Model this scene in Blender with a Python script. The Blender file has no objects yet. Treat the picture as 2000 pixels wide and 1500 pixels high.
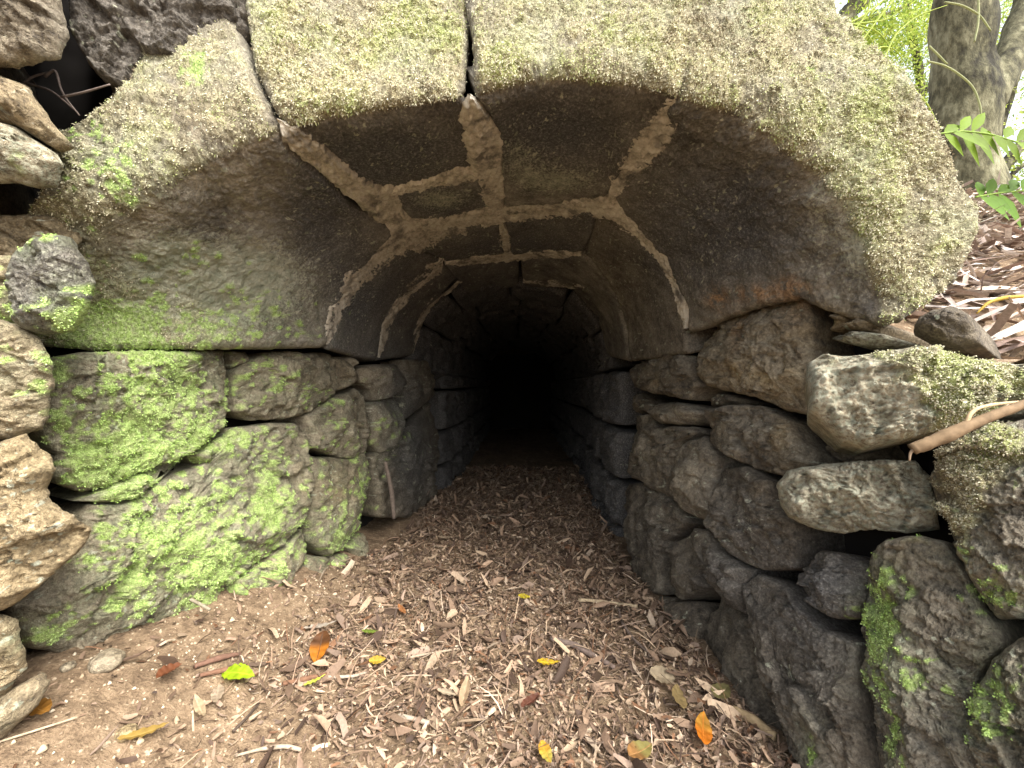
import bpy, math, random
import numpy as np
from math import radians, sin, cos, pi
random.seed(7)
rng = np.random.default_rng(7)
SC = bpy.context.scene
COL = SC.collection

# ------------------------------------------------------------------ camera, sky, sun, exposure
CAMZ, FPX, CU, CV = 0.8, 800.0, 1000.0, 750.0
cd = bpy.data.cameras.new('camera')
cd.sensor_width = 36.0; cd.lens = 36.0 * FPX / 2000.0
cd.clip_start = 0.02; cd.clip_end = 500.0
cam = bpy.data.objects.new('camera', cd); COL.objects.link(cam)
cam.location = (0, 0, CAMZ); cam.rotation_euler = (radians(90), 0, 0)
SC.camera = cam
SUN_EL, SUN_AZ = radians(50), radians(142)      # azimuth from +Y towards +X: behind the camera, to the right
w = bpy.data.worlds.new('World'); SC.world = w; w.use_nodes = True
wn = w.node_tree
bgn = next(n for n in wn.nodes if n.type == 'BACKGROUND')
sky = wn.nodes.new('ShaderNodeTexSky'); sky.sky_type = 'NISHITA'; sky.sun_disc = False
sky.sun_elevation = SUN_EL; sky.sun_rotation = SUN_AZ
sky.air_density = 0.9; sky.dust_density = 5.0; sky.ozone_density = 0.8
hs = wn.nodes.new('ShaderNodeHueSaturation'); hs.inputs['Saturation'].default_value = 0.35
wn.links.new(sky.outputs['Color'], hs.inputs['Color']); wn.links.new(hs.outputs['Color'], bgn.inputs['Color']); bgn.inputs['Strength'].default_value = 0.15
sl = bpy.data.lights.new('sun', 'SUN'); sl.energy = 1.15; sl.angle = radians(28); sl.color = (1.0, 0.96, 0.90)
sun = bpy.data.objects.new('sun', sl); COL.objects.link(sun)
sun.location = (3, -4, 6)
sun.rotation_euler = (pi/2 - SUN_EL, 0, pi - SUN_AZ)
SC.view_settings.view_transform = 'Standard'; SC.view_settings.look = 'None'
SC.view_settings.gamma = 1.0; SC.view_settings.use_curve_mapping = False
SC.view_settings.exposure = 2.08
SC.cycles.max_bounces = 10; SC.cycles.diffuse_bounces = 8

# ------------------------------------------------------------------ numeric helpers
_perm = np.concatenate([rng.permutation(256)] * 3)
_grad = rng.normal(size=(256, 3)); _grad /= np.linalg.norm(_grad, axis=1)[:, None]
def perlin(p):
    i = np.floor(p).astype(np.int64); f = p - i; i &= 255
    s = f*f*f*(f*(f*6-15)+10); out = np.zeros(len(p))
    for dx in (0, 1):
        wx = s[:, 0] if dx else 1-s[:, 0]
        a = _perm[(i[:, 0]+dx) & 255]
        for dy in (0, 1):
            wy = s[:, 1] if dy else 1-s[:, 1]
            b = _perm[a + ((i[:, 1]+dy) & 255)]
            for dz in (0, 1):
                wz = s[:, 2] if dz else 1-s[:, 2]
                g = _grad[_perm[b + ((i[:, 2]+dz) & 255)]]
                out += wx*wy*wz*(g[:, 0]*(f[:, 0]-dx)+g[:, 1]*(f[:, 1]-dy)+g[:, 2]*(f[:, 2]-dz))
    return out * 1.6
def fbm(p, freq, octv=3, gain=0.5, off=0.0):
    q = p*freq + off; a = 1.0; t = 0.0; r = np.zeros(len(p))
    for k in range(octv):
        r += a*perlin(q); t += a; a *= gain; q = q*2.03 + 17.3
    return r/t*1.3
_rnd = rng.uniform(0, 1, (256, 4))
def worley(p, freq):
    q = p*freq; i = np.floor(q).astype(np.int64); f = q-i
    best = np.full(len(p), 9.0); rv = np.zeros(len(p))
    for dx in (-1, 0, 1):
        for dy in (-1, 0, 1):
            for dz in (-1, 0, 1):
                r = _rnd[_perm[_perm[_perm[(i[:, 0]+dx) & 255] + ((i[:, 1]+dy) & 255)] + ((i[:, 2]+dz) & 255)]]
                d = ((np.array([dx, dy, dz]) + r[:, :3] - f)**2).sum(1)
                k = d < best; best[k] = d[k]; rv[k] = r[k, 3]
    return np.sqrt(best), rv
_tilt = rng.normal(size=(256, 3)); _tilt /= np.linalg.norm(_tilt, axis=1)[:, None]
def chips(p, freq):
    """broken-rock facets: flat planes of random tilt, one for each cell"""
    q = p*freq; q = q + np.stack([fbm(p, freq*0.9, 2), fbm(p, freq*0.9, 2, .5, 50.0), fbm(p, freq*0.9, 2, .5, 90.0)], 1)*0.25
    i = np.floor(q).astype(np.int64); f = q-i; best = np.full(len(p), 9.0); out = np.zeros(len(p))
    for dx in (-1, 0, 1):
        for dy in (-1, 0, 1):
            for dz in (-1, 0, 1):
                hsh = _perm[_perm[_perm[(i[:, 0]+dx) & 255] + ((i[:, 1]+dy) & 255)] + ((i[:, 2]+dz) & 255)]
                v = f - np.array([dx, dy, dz]) - _rnd[hsh][:, :3]
                d = (v*v).sum(1); k = d < best; best[k] = d[k]
                out[k] = (v*_tilt[hsh]).sum(1)[k] + (_rnd[hsh][:, 3][k]-.5)*0.35
    return out/freq
def flakes(p, prob, freq):
    """round crusts: each cell either carries one or not, more often where prob is high"""
    q = p + np.stack([fbm(p, freq*1.4, 2)]*3, 1)*0.22/freq
    d, r = worley(q, freq)
    return ss(0.0, 0.10, prob-r)*ss(0.60, 0.46, d)
def ss(a, b, x):
    t = np.clip((x-a)/(b-a), 0, 1); return t*t*(3-2*t)
def smin(a, b, k):
    h = np.maximum(k-np.abs(a-b), 0)/k
    return np.minimum(a, b) - h*h*k*0.25

def mk(name, V, quads=None, tris=None, mat=None, parent=None, attrs=None, smooth=True):
    me = bpy.data.meshes.new(name)
    V = np.asarray(V, dtype=np.float32)
    me.vertices.add(len(V)); me.vertices.foreach_set('co', V.ravel())
    lv = []; lt = []
    if quads is not None and len(quads):
        lv.append(np.asarray(quads, np.int32).ravel()); lt.append(np.full(len(quads), 4, np.int32))
    if tris is not None and len(tris):
        lv.append(np.asarray(tris, np.int32).ravel()); lt.append(np.full(len(tris), 3, np.int32))
    lv = np.concatenate(lv); lt = np.concatenate(lt)
    me.loops.add(len(lv)); me.loops.foreach_set('vertex_index', lv)
    me.polygons.add(len(lt))
    ls = np.concatenate([[0], np.cumsum(lt)[:-1]]).astype(np.int32)
    me.polygons.foreach_set('loop_start', ls)
    try: me.polygons.foreach_set('loop_total', lt)
    except Exception: pass
    me.polygons.foreach_set('use_smooth', np.full(len(lt), smooth, dtype=bool))
    for k, a in (attrs or {}).items():
        at = me.attributes.new(k, 'FLOAT_COLOR', 'POINT')
        at.data.foreach_set('color', np.asarray(a, np.float32).ravel())
    me.update(calc_edges=True); me.validate()
    if mat: me.materials.append(mat)
    o = bpy.data.objects.new(name, me); COL.objects.link(o)
    if parent: o.parent = parent
    return o
def tag(o, label=None, cat=None, group=None, kind=None):
    if label: o['label'] = label
    if cat: o['category'] = cat
    if group: o['group'] = group
    if kind: o['kind'] = kind
    return o
def thing(name, label, cat, loc=(0, 0, 0), group=None):
    o = bpy.data.objects.new(name, None); COL.objects.link(o); o.location = loc
    o.empty_display_size = 0.1
    bpy.context.view_layer.update()
    return tag(o, label, cat, group)
def child(o, p):
    o.parent = p; o.matrix_parent_inverse = p.matrix_world.inverted(); return o

# ------------------------------------------------------------------ materials
class NT:
    def __init__(s, name):
        s.m = bpy.data.materials.new(name); s.m.use_nodes = True; s.t = s.m.node_tree
        s.b = next(n for n in s.t.nodes if n.type == 'BSDF_PRINCIPLED')
        s.out = next(n for n in s.t.nodes if n.type == 'OUTPUT_MATERIAL')
        s.co = s.t.nodes.new('ShaderNodeTexCoord').outputs['Object']
    def n(s, t, **kw):
        x = s.t.nodes.new(t)
        for k, v in kw.items(): setattr(x, k, v)
        return x
    def L(s, a, b): s.t.links.new(a, b)
    def put(s, sock, v):
        if hasattr(v, 'is_output') or isinstance(v, bpy.types.NodeSocket): s.L(v, sock)
        else: sock.default_value = v
    def noise(s, scale, detail=4, rough=0.6, co=None, dist=0.0):
        x = s.n('ShaderNodeTexNoise'); s.L(co or s.co, x.inputs['Vector'])
        x.inputs['Scale'].default_value = scale; x.inputs['Detail'].default_value = detail
        x.inputs['Roughness'].default_value = rough; x.inputs['Distortion'].default_value = dist
        return x.outputs['Fac']
    def math(s, op, a, b=0.0, c=0.0, clamp=False):
        x = s.n('ShaderNodeMath', operation=op, use_clamp=clamp)
        for k, v in enumerate((a, b, c)):
            s.put(x.inputs[k], v)
        return x.outputs[0]
    def mix(s, f, a, b, blend='MIX'):
        x = s.n('ShaderNodeMix', data_type='RGBA', blend_type=blend)
        s.put(x.inputs[0], f)
        for i, v in ((6, a), (7, b)):
            s.put(x.inputs[i], v if not isinstance(v, tuple) else (*v, 1)[:4])
        return x.outputs[2]
    def ramp(s, f, stops):
        x = s.n('ShaderNodeValToRGB'); s.L(f, x.inputs[0]); e = x.color_ramp.elements
        while len(e) < len(stops): e.new(0.5)
        for k, (p, c) in enumerate(stops):
            e[k].position = p; e[k].color = (*c, 1)
        return x.outputs[0]
    def step(s, f, a, b):
        x = s.n('ShaderNodeMapRange', interpolation_type='SMOOTHSTEP')
        s.L(f, x.inputs[0]); x.inputs[1].default_value = a; x.inputs[2].default_value = b
        return x.outputs[0]
    def attr(s, name):
        x = s.n('ShaderNodeAttribute', attribute_name=name); return x
    def sep(s, c):
        x = s.n('ShaderNodeSeparateColor'); s.L(c, x.inputs[0]); return x.outputs
    def bump(s, h, strength, dist, prev=None):
        x = s.n('ShaderNodeBump'); s.L(h, x.inputs['Height'])
        x.inputs['Strength'].default_value = strength; x.inputs['Distance'].default_value = dist
        if prev: s.L(prev, x.inputs['Normal'])
        return x.outputs[0]
    def fin(s, col, rough=0.9, nrm=None, spec=0.25):
        s.put(s.b.inputs['Base Color'], col if not isinstance(col, tuple) else (*col, 1)[:4])
        s.put(s.b.inputs['Roughness'], rough); s.b.inputs['Specular IOR Level'].default_value = spec
        if nrm is not None: s.L(nrm, s.b.inputs['Normal'])
        return s.m

def mat_stone():
    m = NT('stone')
    A = m.attr('ca'); B = m.attr('cb')
    a = m.sep(A.outputs['Color']); b = m.sep(B.outputs['Color'])
    moss, fuzz, tan, dark = a[0], a[1], a[2], A.outputs['Alpha']
    lich, orange, wet, tone = b[0], b[1], b[2], B.outputs['Alpha']
    n1 = m.noise(7, 5); n2 = m.noise(34, 6, 0.7); n3 = m.noise(150, 4, 0.7); n4 = m.noise(420, 2, 0.6)
    f = m.math('ADD', m.math('MULTIPLY', n1, 0.40), m.math('MULTIPLY', n2, 0.35))
    f = m.math('ADD', f, m.math('MULTIPLY', n3, 0.25))
    f = m.math('ADD', f, m.math('MULTIPLY', m.math('SUBTRACT', tone, 0.5), 0.25))
    rock = m.ramp(f, [(0.38, (0.034, 0.031, 0.028)), (0.48, (0.105, 0.093, 0.076)), (0.56, (0.20, 0.18, 0.142)), (0.66, (0.38, 0.35, 0.285))])
    tanc = m.ramp(m.math('ADD', m.math('MULTIPLY', n2, 0.5), m.math('MULTIPLY', n3, 0.5)),
                  [(0.36, (0.070, 0.047, 0.023)), (0.5, (0.26, 0.19, 0.095)), (0.66, (0.50, 0.39, 0.22))])
    c = m.mix(tan, rock, tanc)
    # black algae film, also shade painted on deep and inner left stones
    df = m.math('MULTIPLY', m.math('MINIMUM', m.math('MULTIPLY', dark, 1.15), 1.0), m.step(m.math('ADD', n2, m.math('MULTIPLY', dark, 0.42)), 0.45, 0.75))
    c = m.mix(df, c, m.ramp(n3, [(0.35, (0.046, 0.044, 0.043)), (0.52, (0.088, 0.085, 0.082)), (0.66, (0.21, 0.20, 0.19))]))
    # grey and pale lichen crust, with light painted on the left haunch
    lf = m.math('MULTIPLY', m.step(m.math('ADD', m.math('MULTIPLY', n3, 0.7), m.math('MULTIPLY', lich, 0.45)), 0.52, 0.74), m.math('MINIMUM', m.math('MULTIPLY', lich, 2.0), 1.0))
    c = m.mix(lf, c, m.ramp(n2, [(0.38, (0.22, 0.23, 0.165)), (0.62, (0.42, 0.41, 0.31))]))
    # pale specks all over
    vo = m.n('ShaderNodeTexVoronoi'); m.L(m.co, vo.inputs['Vector']); vo.inputs['Scale'].default_value = 75; vo.inputs['Randomness'].default_value = 1
    sz = m.math('MULTIPLY', m.step(n2, 0.5, 0.72), 0.30)
    sp = m.math('MULTIPLY', m.math('LESS_THAN', vo.outputs['Distance'], sz), 0.55)
    c = m.mix(sp, c, (0.34, 0.31, 0.24))
    # orange brown scale
    fl = m.math('MULTIPLY', orange, -1.0, clamp=True)
    c = m.mix(fl, c, m.ramp(n3, [(0.35, (0.085, 0.10, 0.055)), (0.65, (0.27, 0.32, 0.18))]))
    orange = m.math('MAXIMUM', orange, 0.0)
    of = m.math('MULTIPLY', orange, m.step(n2, 0.42, 0.55))
    c = m.mix(of, c, m.ramp(n3, [(0.35, (0.15, 0.085, 0.045)), (0.65, (0.42, 0.27, 0.15))]))
    # dry furry moss
    mf = m.math('MULTIPLY', n3, 0.6); mf = m.math('ADD', mf, m.math('MULTIPLY', n4, 0.4))
    fz = m.mix(m.step(n1, 0.42, 0.62),
               m.ramp(mf, [(0.34, (0.09, 0.068, 0.034)), (0.5, (0.34, 0.30, 0.16)), (0.66, (0.60, 0.56, 0.35))]),
               m.ramp(mf, [(0.34, (0.07, 0.07, 0.022)), (0.5, (0.28, 0.30, 0.10)), (0.66, (0.50, 0.53, 0.22))]))
    c = m.mix(fuzz, c, fz)
    # bright green crust moss
    gm = m.ramp(mf, [(0.34, (0.11, 0.16, 0.04)), (0.5, (0.32, 0.44, 0.12)), (0.68, (0.52, 0.64, 0.25))])
    c = m.mix(moss, c, gm)
    h = m.math('ADD', m.math('MULTIPLY', n2, 0.6), m.math('MULTIPLY', n3, 0.4))
    nr = m.bump(h, 0.9, 0.014)
    nr = m.bump(n4, 0.9, 0.003, nr)
    ro = m.math('SUBTRACT', 0.92, m.math('MULTIPLY', wet, 0.62))
    return m.fin(c, ro, nr, 0.35)

def mat_mortar():
    m = NT('mortar')
    n1 = m.noise(18, 5); n2 = m.noise(90, 5, 0.7)
    f = m.math('ADD', m.math('MULTIPLY', n1, 0.55), m.math('MULTIPLY', n2, 0.45))
    c = m.ramp(f, [(0.36, (0.17, 0.15, 0.115)), (0.48, (0.37, 0.33, 0.26)), (0.64, (0.55, 0.51, 0.42))])
    c = m.mix(m.step(m.noise(11, 4, 0.7), 0.5, 0.68), c, (0.12, 0.108, 0.09))
    return m.fin(c, 0.95, m.bump(f, 0.5, 0.006), 0.2)

def mat_soil():
    m = NT('soil')
    n1 = m.noise(5, 5); n2 = m.noise(40, 6, 0.7); n3 = m.noise(210, 3, 0.6)
    f = m.math('ADD', m.math('MULTIPLY', n1, 0.3), m.math('ADD', m.math('MULTIPLY', n2, 0.4), m.math('MULTIPLY', n3, 0.3)))
    c = m.ramp(f, [(0.36, (0.066, 0.043, 0.026)), (0.5, (0.170, 0.118, 0.072)), (0.64, (0.30, 0.22, 0.14))])
    vo = m.n('ShaderNodeTexVoronoi'); m.L(m.co, vo.inputs['Vector']); vo.inputs['Scale'].default_value = 90
    sp = m.math('MULTIPLY', m.math('LESS_THAN', vo.outputs['Distance'], m.math('MULTIPLY', m.step(n2, 0.42, 0.7), 0.42)), 0.7)
    c = m.mix(sp, c, (0.46, 0.37, 0.26))
    return m.fin(c, 0.95, m.bump(m.math('ADD', n2, m.math('MULTIPLY', n3, 0.5)), 0.7, 0.012), 0.2)

def mat_vcol(name, rough=0.8, var=0.35, scale=120, trans=0.0, spec=0.3):
    m = NT(name)
    a = m.attr('col').outputs['Color']
    n = m.noise(scale, 3, 0.6)
    c = m.mix(var, a, m.ramp(n, [(0.3, (0.25, 0.22, 0.18)), (0.7, (1.5, 1.5, 1.5))]), 'MULTIPLY')
    c2 = m.mix(var, a, m.mix(1.0, a, m.ramp(n, [(0.3, (0.35, 0.33, 0.3)), (0.7, (1.0, 1.0, 1.0))]), 'MULTIPLY'))
    m.fin(c2, rough, None, spec)
    if trans > 0:
        tr = m.n('ShaderNodeBsdfTranslucent'); m.L(c2, tr.inputs['Color'])
        mx = m.n('ShaderNodeMixShader'); mx.inputs[0].default_value = trans
        m.L(m.b.outputs[0], mx.inputs[1]); m.L(tr.outputs[0], mx.inputs[2]); m.L(mx.outputs[0], m.out.inputs['Surface'])
    return m.m

def mat_bark():
    m = NT('bark')
    mp = m.n('ShaderNodeMapping'); m.L(m.co, mp.inputs['Vector']); mp.inputs['Scale'].default_value = (1, 1, 0.45)
    n1 = m.noise(3.5, 5, 0.65, mp.outputs[0]); n2 = m.noise(16, 6, 0.7, mp.outputs[0])
    f = m.math('ADD', m.math('MULTIPLY', n1, 0.5), m.math('MULTIPLY', n2, 0.5))
    c = m.ramp(f, [(0.40, (0.022, 0.020, 0.013)), (0.49, (0.075, 0.070, 0.040)), (0.56, (0.16, 0.15, 0.09)), (0.66, (0.27, 0.27, 0.18))])
    return m.fin(c, 0.9, m.bump(n2, 0.7, 0.03), 0.2)

M_STONE, M_MORTAR, M_SOIL, M_BARK = mat_stone(), mat_mortar(), mat_soil(), mat_bark()
M_LITTER = mat_vcol('dead_leaf', 0.75, 0.5, 160)
M_MOSS = mat_vcol('moss_strand', 0.85, 0.25, 300, 0.2, 0.15)
M_LEAF = mat_vcol('green_leaf', 0.6, 0.2, 40, 0.45, 0.25)
M_TWIG = mat_vcol('twig', 0.85, 0.6, 90)

# ------------------------------------------------------------------ the ruin's faces as implicit surfaces (>0 inside stone)
_Y = [0.4, 0.8, 1.4, 1.95, 2.45, 3.5, 8.0]
def prof(X, Y):
    aL = np.interp(Y, _Y, [0.95, 0.86, 0.64, 0.635, 0.60, 0.47, 0.40])
    aR = np.interp(Y, _Y, [0.76, 0.745, 0.60, 0.56, 0.57, 0.66, 0.74])
    zs = np.interp(Y, _Y, [0.915, 0.915, 0.905, 0.89, 0.88, 0.86, 0.85])
    zc = np.interp(Y, _Y, [1.39, 1.39, 1.41, 1.41, 1.40, 1.40, 1.35])
    zc = zc + 0.035*np.tanh((X+0.03)/0.08)*ss(1.4, 0.8, Y)
    return aL, aR, zs, zc
def G(X, Y, Z):
    aL, aR, zs, zc = prof(X, Y)
    x = np.abs(X)/np.where(X > 0, aR, aL); z = np.maximum(Z-zs, 0)/(zc-zs)
    return ((x**2.15+z**2.15)**(1/2.15)-1)*0.55
def F_arch(X, Y, Z):
    yf = 0.8 + 0.30*np.maximum(0, Z-1.36)
    k = 0.05 + 0.40*ss(1.22, 0.95, Z)*(X < 0)
    return smin(Y-yf, G(X, Y, Z), k)
def F_L(X, Y, Z):
    return np.interp(Y, [0.2, 0.8, 1.4, 1.9, 2.5, 3.5, 8], [-1.2, -0.95, -0.72, -0.585, -0.56, -0.47, -0.40]) - X
def F_R(X, Y, Z):
    a = np.interp(Y, [0.2, 0.85, 1.28, 1.83, 2.56, 3.5, 8], [0.76, 0.585, 0.545, 0.510, 0.53, 0.62, 0.70])
    b = np.interp(Y, [0.2, 0.80, 1.3, 2.0, 2.56, 3.5, 8], [1.10, 0.76, 0.62, 0.56, 0.56, 0.66, 0.74])
    t = np.clip(Z/0.85, 0, 1.2)
    return X - (a*(1-t)+b*t)
def F_W(X, Y, Z):
    return Y - 0.70 - 0.35*(X+0.8)
def F_ledge(X, Y, Z):
    return Y - (0.80 - 0.58*(X-0.584)) - 0.35*(Z-0.75)
def F_slab(X, Y, Z):
    return Y - (0.88 - 0.92*(X-0.563)) - 0.35*(Z-0.56)
def F_barrel(X, Y, Z):
    return np.where(Z > 0.86, G(X, Y, Z), np.where(X > 0, F_R(X, Y, Z), F_L(X, Y, Z)))

def march(u, v, F, y0=0.3, y1=8.5, n=130):
    dx = (u-CU)/FPX; dz = -(v-CV)/FPX
    lo = np.full(u.shape, y0); hi = np.full(u.shape, y1); done = np.zeros(u.shape, bool)
    prev = lo.copy()
    for y in np.geomspace(y0, y1, n)[1:]:
        ins = (F(dx*y, np.full(u.shape, y), CAMZ+dz*y) > 0) & ~done
        lo[ins] = prev[ins]; hi[ins] = y; done |= ins
        prev = np.full(u.shape, y)
        if done.all(): break
    for _ in range(14):
        mid = (lo+hi)/2; ins = F(dx*mid, mid, CAMZ+dz*mid) > 0
        hi = np.where(ins, mid, hi); lo = np.where(ins, lo, mid)
    y = (lo+hi)/2
    return np.stack([dx*y, y, CAMZ+dz*y], -1)
def gradN(P, F, e=0.012):
    X, Y, Z = P[:, 0], P[:, 1], P[:, 2]
    g = np.stack([F(X+e, Y, Z)-F(X-e, Y, Z), F(X, Y+e, Z)-F(X, Y-e, Z), F(X, Y, Z+e)-F(X, Y, Z-e)], -1)
    return -g/np.maximum(np.linalg.norm(g, axis=1), 1e-9)[:, None]

# ------------------------------------------------------------------ where moss, lichen, tan crust and algae grow (picture of the growth on the stones, plus some painted shade and light)
def blobs(L):
    return np.array(L, float)
GREEN = blobs([(1750, 1240, 40, 70, .3), (420, 600, 210, 90, .20), (270, 800, 230, 160, .14), (330, 1080, 280, 180, .15), (660, 960, 80, 120, .22), (560, 750, 110, 70, .25), (640, 840, 80, 70, .2), (760, 830, 50, 90, .2),   # u, v, ru, rv, strength
    (250, 800, 190, 130, .55), (200, 900, 110, 60, .8), (120, 720, 40, 40, .6), (390, 850, 40, 70, .5), (330, 740, 100, 60, .35), (290, 690, 80, 25, .5),
    (400, 1040, 190, 110, .62), (520, 960, 35, 80, .75), (430, 1130, 120, 60, .45), (250, 1100, 120, 90, .42), (90, 1235, 50, 30, .8), (180, 1180, 120, 60, .3), (470, 860, 50, 30, .6), (640, 1060, 40, 40, .5), (705, 950, 14, 60, .4),
    (392, 140, 26, 42, .95), (215, 610, 80, 50, .85), (170, 650, 60, 30, .8), (330, 640, 160, 40, .38), (230, 330, 130, 80, .36), (130, 440, 90, 70, .36), (330, 500, 90, 60, .30), (480, 620, 140, 60, .25), (200, 270, 80, 60, .3),
    (60, 745, 40, 40, .6), (30, 670, 60, 40, .3), (20, 600, 40, 60, .8), (80, 490, 60, 30, .5), (20, 1380, 50, 30, .2),
    (1740, 1180, 60, 100, .68), (1800, 1320, 70, 60, .50), (1720, 1290, 40, 70, .45), (1900, 1060, 60, 80, .35), (1970, 1170, 60, 50, .75), (1960, 1370, 80, 100, .75), (1930, 930, 120, 60, .3), (1610, 1450, 25, 50, .55), (1780, 1490, 40, 50, .5),
    (1530, 165, 40, 25, .45), (420, 1190, 80, 30, .35), (340, 1230, 40, 40, .4), (485, 1180, 15, 15, .8), (690, 1050, 30, 40, .4)])
FUZZ = blobs([(1700, 700, 140, 50, .35), (1900, 720, 130, 70, .65), (1940, 880, 160, 90, .55), (1880, 1000, 120, 120, .45), (560, 1110, 60, 40, .3), (1830, 780, 70, 60, .5), (40, 700, 70, 90, .35)])
TAN = blobs([(60, 1010, 130, 130, .9), (40, 700, 80, 90, .65), (20, 1260, 70, 90, .65), (40, 190, 70, 80, .6), (665, 960, 70, 90, .6), (570, 920, 40, 100, .45), (530, 1100, 90, 60, .6), (700, 830, 40, 60, .4),
    (1650, 970, 150, 60, .75), (1720, 780, 190, 110, 1.0), (1500, 740, 90, 40, .5), (1640, 640, 60, 40, .7), (1360, 930, 30, 60, .35), (1530, 850, 20, 60, .35), (1780, 1090, 70, 40, .35), (400, 1230, 80, 40, .6), (40, 1370, 60, 40, .5), (1280, 740, 40, 30, .4),
    (560, 790, 80, 40, .3), (1500, 640, 120, 50, .35), (1420, 720, 120, 50, .35), (370, 230, 160, 60, .3)])
DARK = blobs([(800, 890, 60, 130, 1.2), (770, 760, 50, 60, .7), (760, 300, 170, 90, 1), (1090, 240, 170, 110, 1), (1430, 430, 190, 160, 1), (620, 430, 110, 130, .8), (860, 400, 70, 30, .7), (1000, 480, 160, 40, .9), (700, 600, 60, 80, .8), (800, 560, 60, 60, .7),  # first two entries paint shade on the inner left stones
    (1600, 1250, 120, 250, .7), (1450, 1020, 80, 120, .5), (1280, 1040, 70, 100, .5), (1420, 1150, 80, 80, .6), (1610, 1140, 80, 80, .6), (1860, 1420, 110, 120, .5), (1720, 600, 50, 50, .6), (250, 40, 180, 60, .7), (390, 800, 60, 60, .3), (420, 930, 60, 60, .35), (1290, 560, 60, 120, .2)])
LICH_LIGHT = blobs([(860, 388, 80, 26, .75), (1090, 352, 95, 30, .6), (1010, 300, 50, 60, .3), (400, 555, 220, 115, .85), (520, 500, 100, 80, .25), (860, 290, 200, 60, .22), (1120, 300, 140, 60, .28), (1620, 480, 60, 120, .3), (320, 540, 80, 90, .75), (310, 350, 70, 50, .55), (420, 580, 120, 70, .4), (1690, 330, 80, 80, .7), (1690, 470, 40, 110, .7), (250, 730, 120, 50, .45), (490, 920, 40, 60, .4), (560, 780, 100, 40, .35), (1600, 380, 40, 120, .25), (1750, 760, 150, 60, .35), (40, 300, 60, 60, .5), (130, 540, 50, 50, .25), (1900, 900, 100, 60, .3), (240, 960, 80, 20, .5)])  # wide left-haunch blob paints extra light there; the rest is lichen
ORNG = blobs([(1405, 582, 18, 22, 1.2), (1480, 572, 42, 16, 1.1), (1552, 560, 36, 22, .9), (1440, 650, 14, 50, .5), (1560, 600, 40, 40, .4)])
def mask(B, u, v):
    r = np.zeros(len(u))
    for (a, b, ra, rb, s) in B:
        r += s*np.exp(-(((u-a)/ra)**2+((v-b)/rb)**2))
    return np.clip(r, 0, 1.2)

STRANDS = {}
def add_moss(parent, P, Nn, wgt, n, ln, wd, pal, droop=0.3):
    """short moss strands rooted on a stone's mossy vertices: one part of that stone"""
    if n < 40: return
    tot = wgt.sum()
    if tot <= 0: return
    idx = rng.choice(len(P), n, p=wgt/tot)
    base = P[idx] + rng.normal(0, 0.0016, (n, 3)); nn = Nn[idx]
    t = rng.normal(size=(n, 3)); t -= (t*nn).sum(1)[:, None]*nn; t /= np.linalg.norm(t, axis=1)[:, None]
    L = ln*rng.uniform(0.5, 1.35, n)[:, None]
    d = nn*rng.uniform(0.25, 0.8, n)[:, None] + t*rng.uniform(0.3, 1.0, n)[:, None]
    s = np.cross(d, nn + 0.3*rng.normal(size=(n, 3))); s /= np.maximum(np.linalg.norm(s, axis=1), 1e-6)[:, None]
    W = wd*rng.uniform(0.6, 1.3, n)[:, None]
    midp = base + d*L*0.55
    tip = base + d*L + np.array([0, 0, -1.0])*L*droop*rng.uniform(0.2, 1.2, n)[:, None]
    V = np.stack([base-s*W*.5, base+s*W*.5, midp+s*W*.45, midp-s*W*.45, tip], 1).reshape(-1, 3)
    k = np.arange(n)*5
    q = np.stack([k, k+1, k+2, k+3], 1); tr = np.stack([k+3, k+2, k+4], 1)
    pal = np.array(pal)
    gsel = fbm(base, 5.0, 3)*1.3 + fbm(base, 40.0, 2)*0.9 + rng.normal(0, 0.4, n)
    ci = np.clip((gsel*0.5+0.5)*len(pal), 0, len(pal)-1).astype(int)
    c = pal[ci]*rng.uniform(0.75, 1.2, n)[:, None]
    c = np.repeat(np.concatenate([c, np.ones((n, 1))], 1), 5, axis=0)
    o = mk('moss', V, q, tr, M_MOSS, parent, {'col': c}, True)
    o['kind'] = 'stuff'

PAL_FUZZ = [(.20, .16, .10), (.42, .375, .26), (.60, .565, .41), (.64, .615, .44), (.53, .53, .31), (.42, .47, .20)]
PAL_GREEN = [(.26, .37, .09), (.38, .55, .15), (.48, .66, .22), (.55, .70, .28)]

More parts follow.
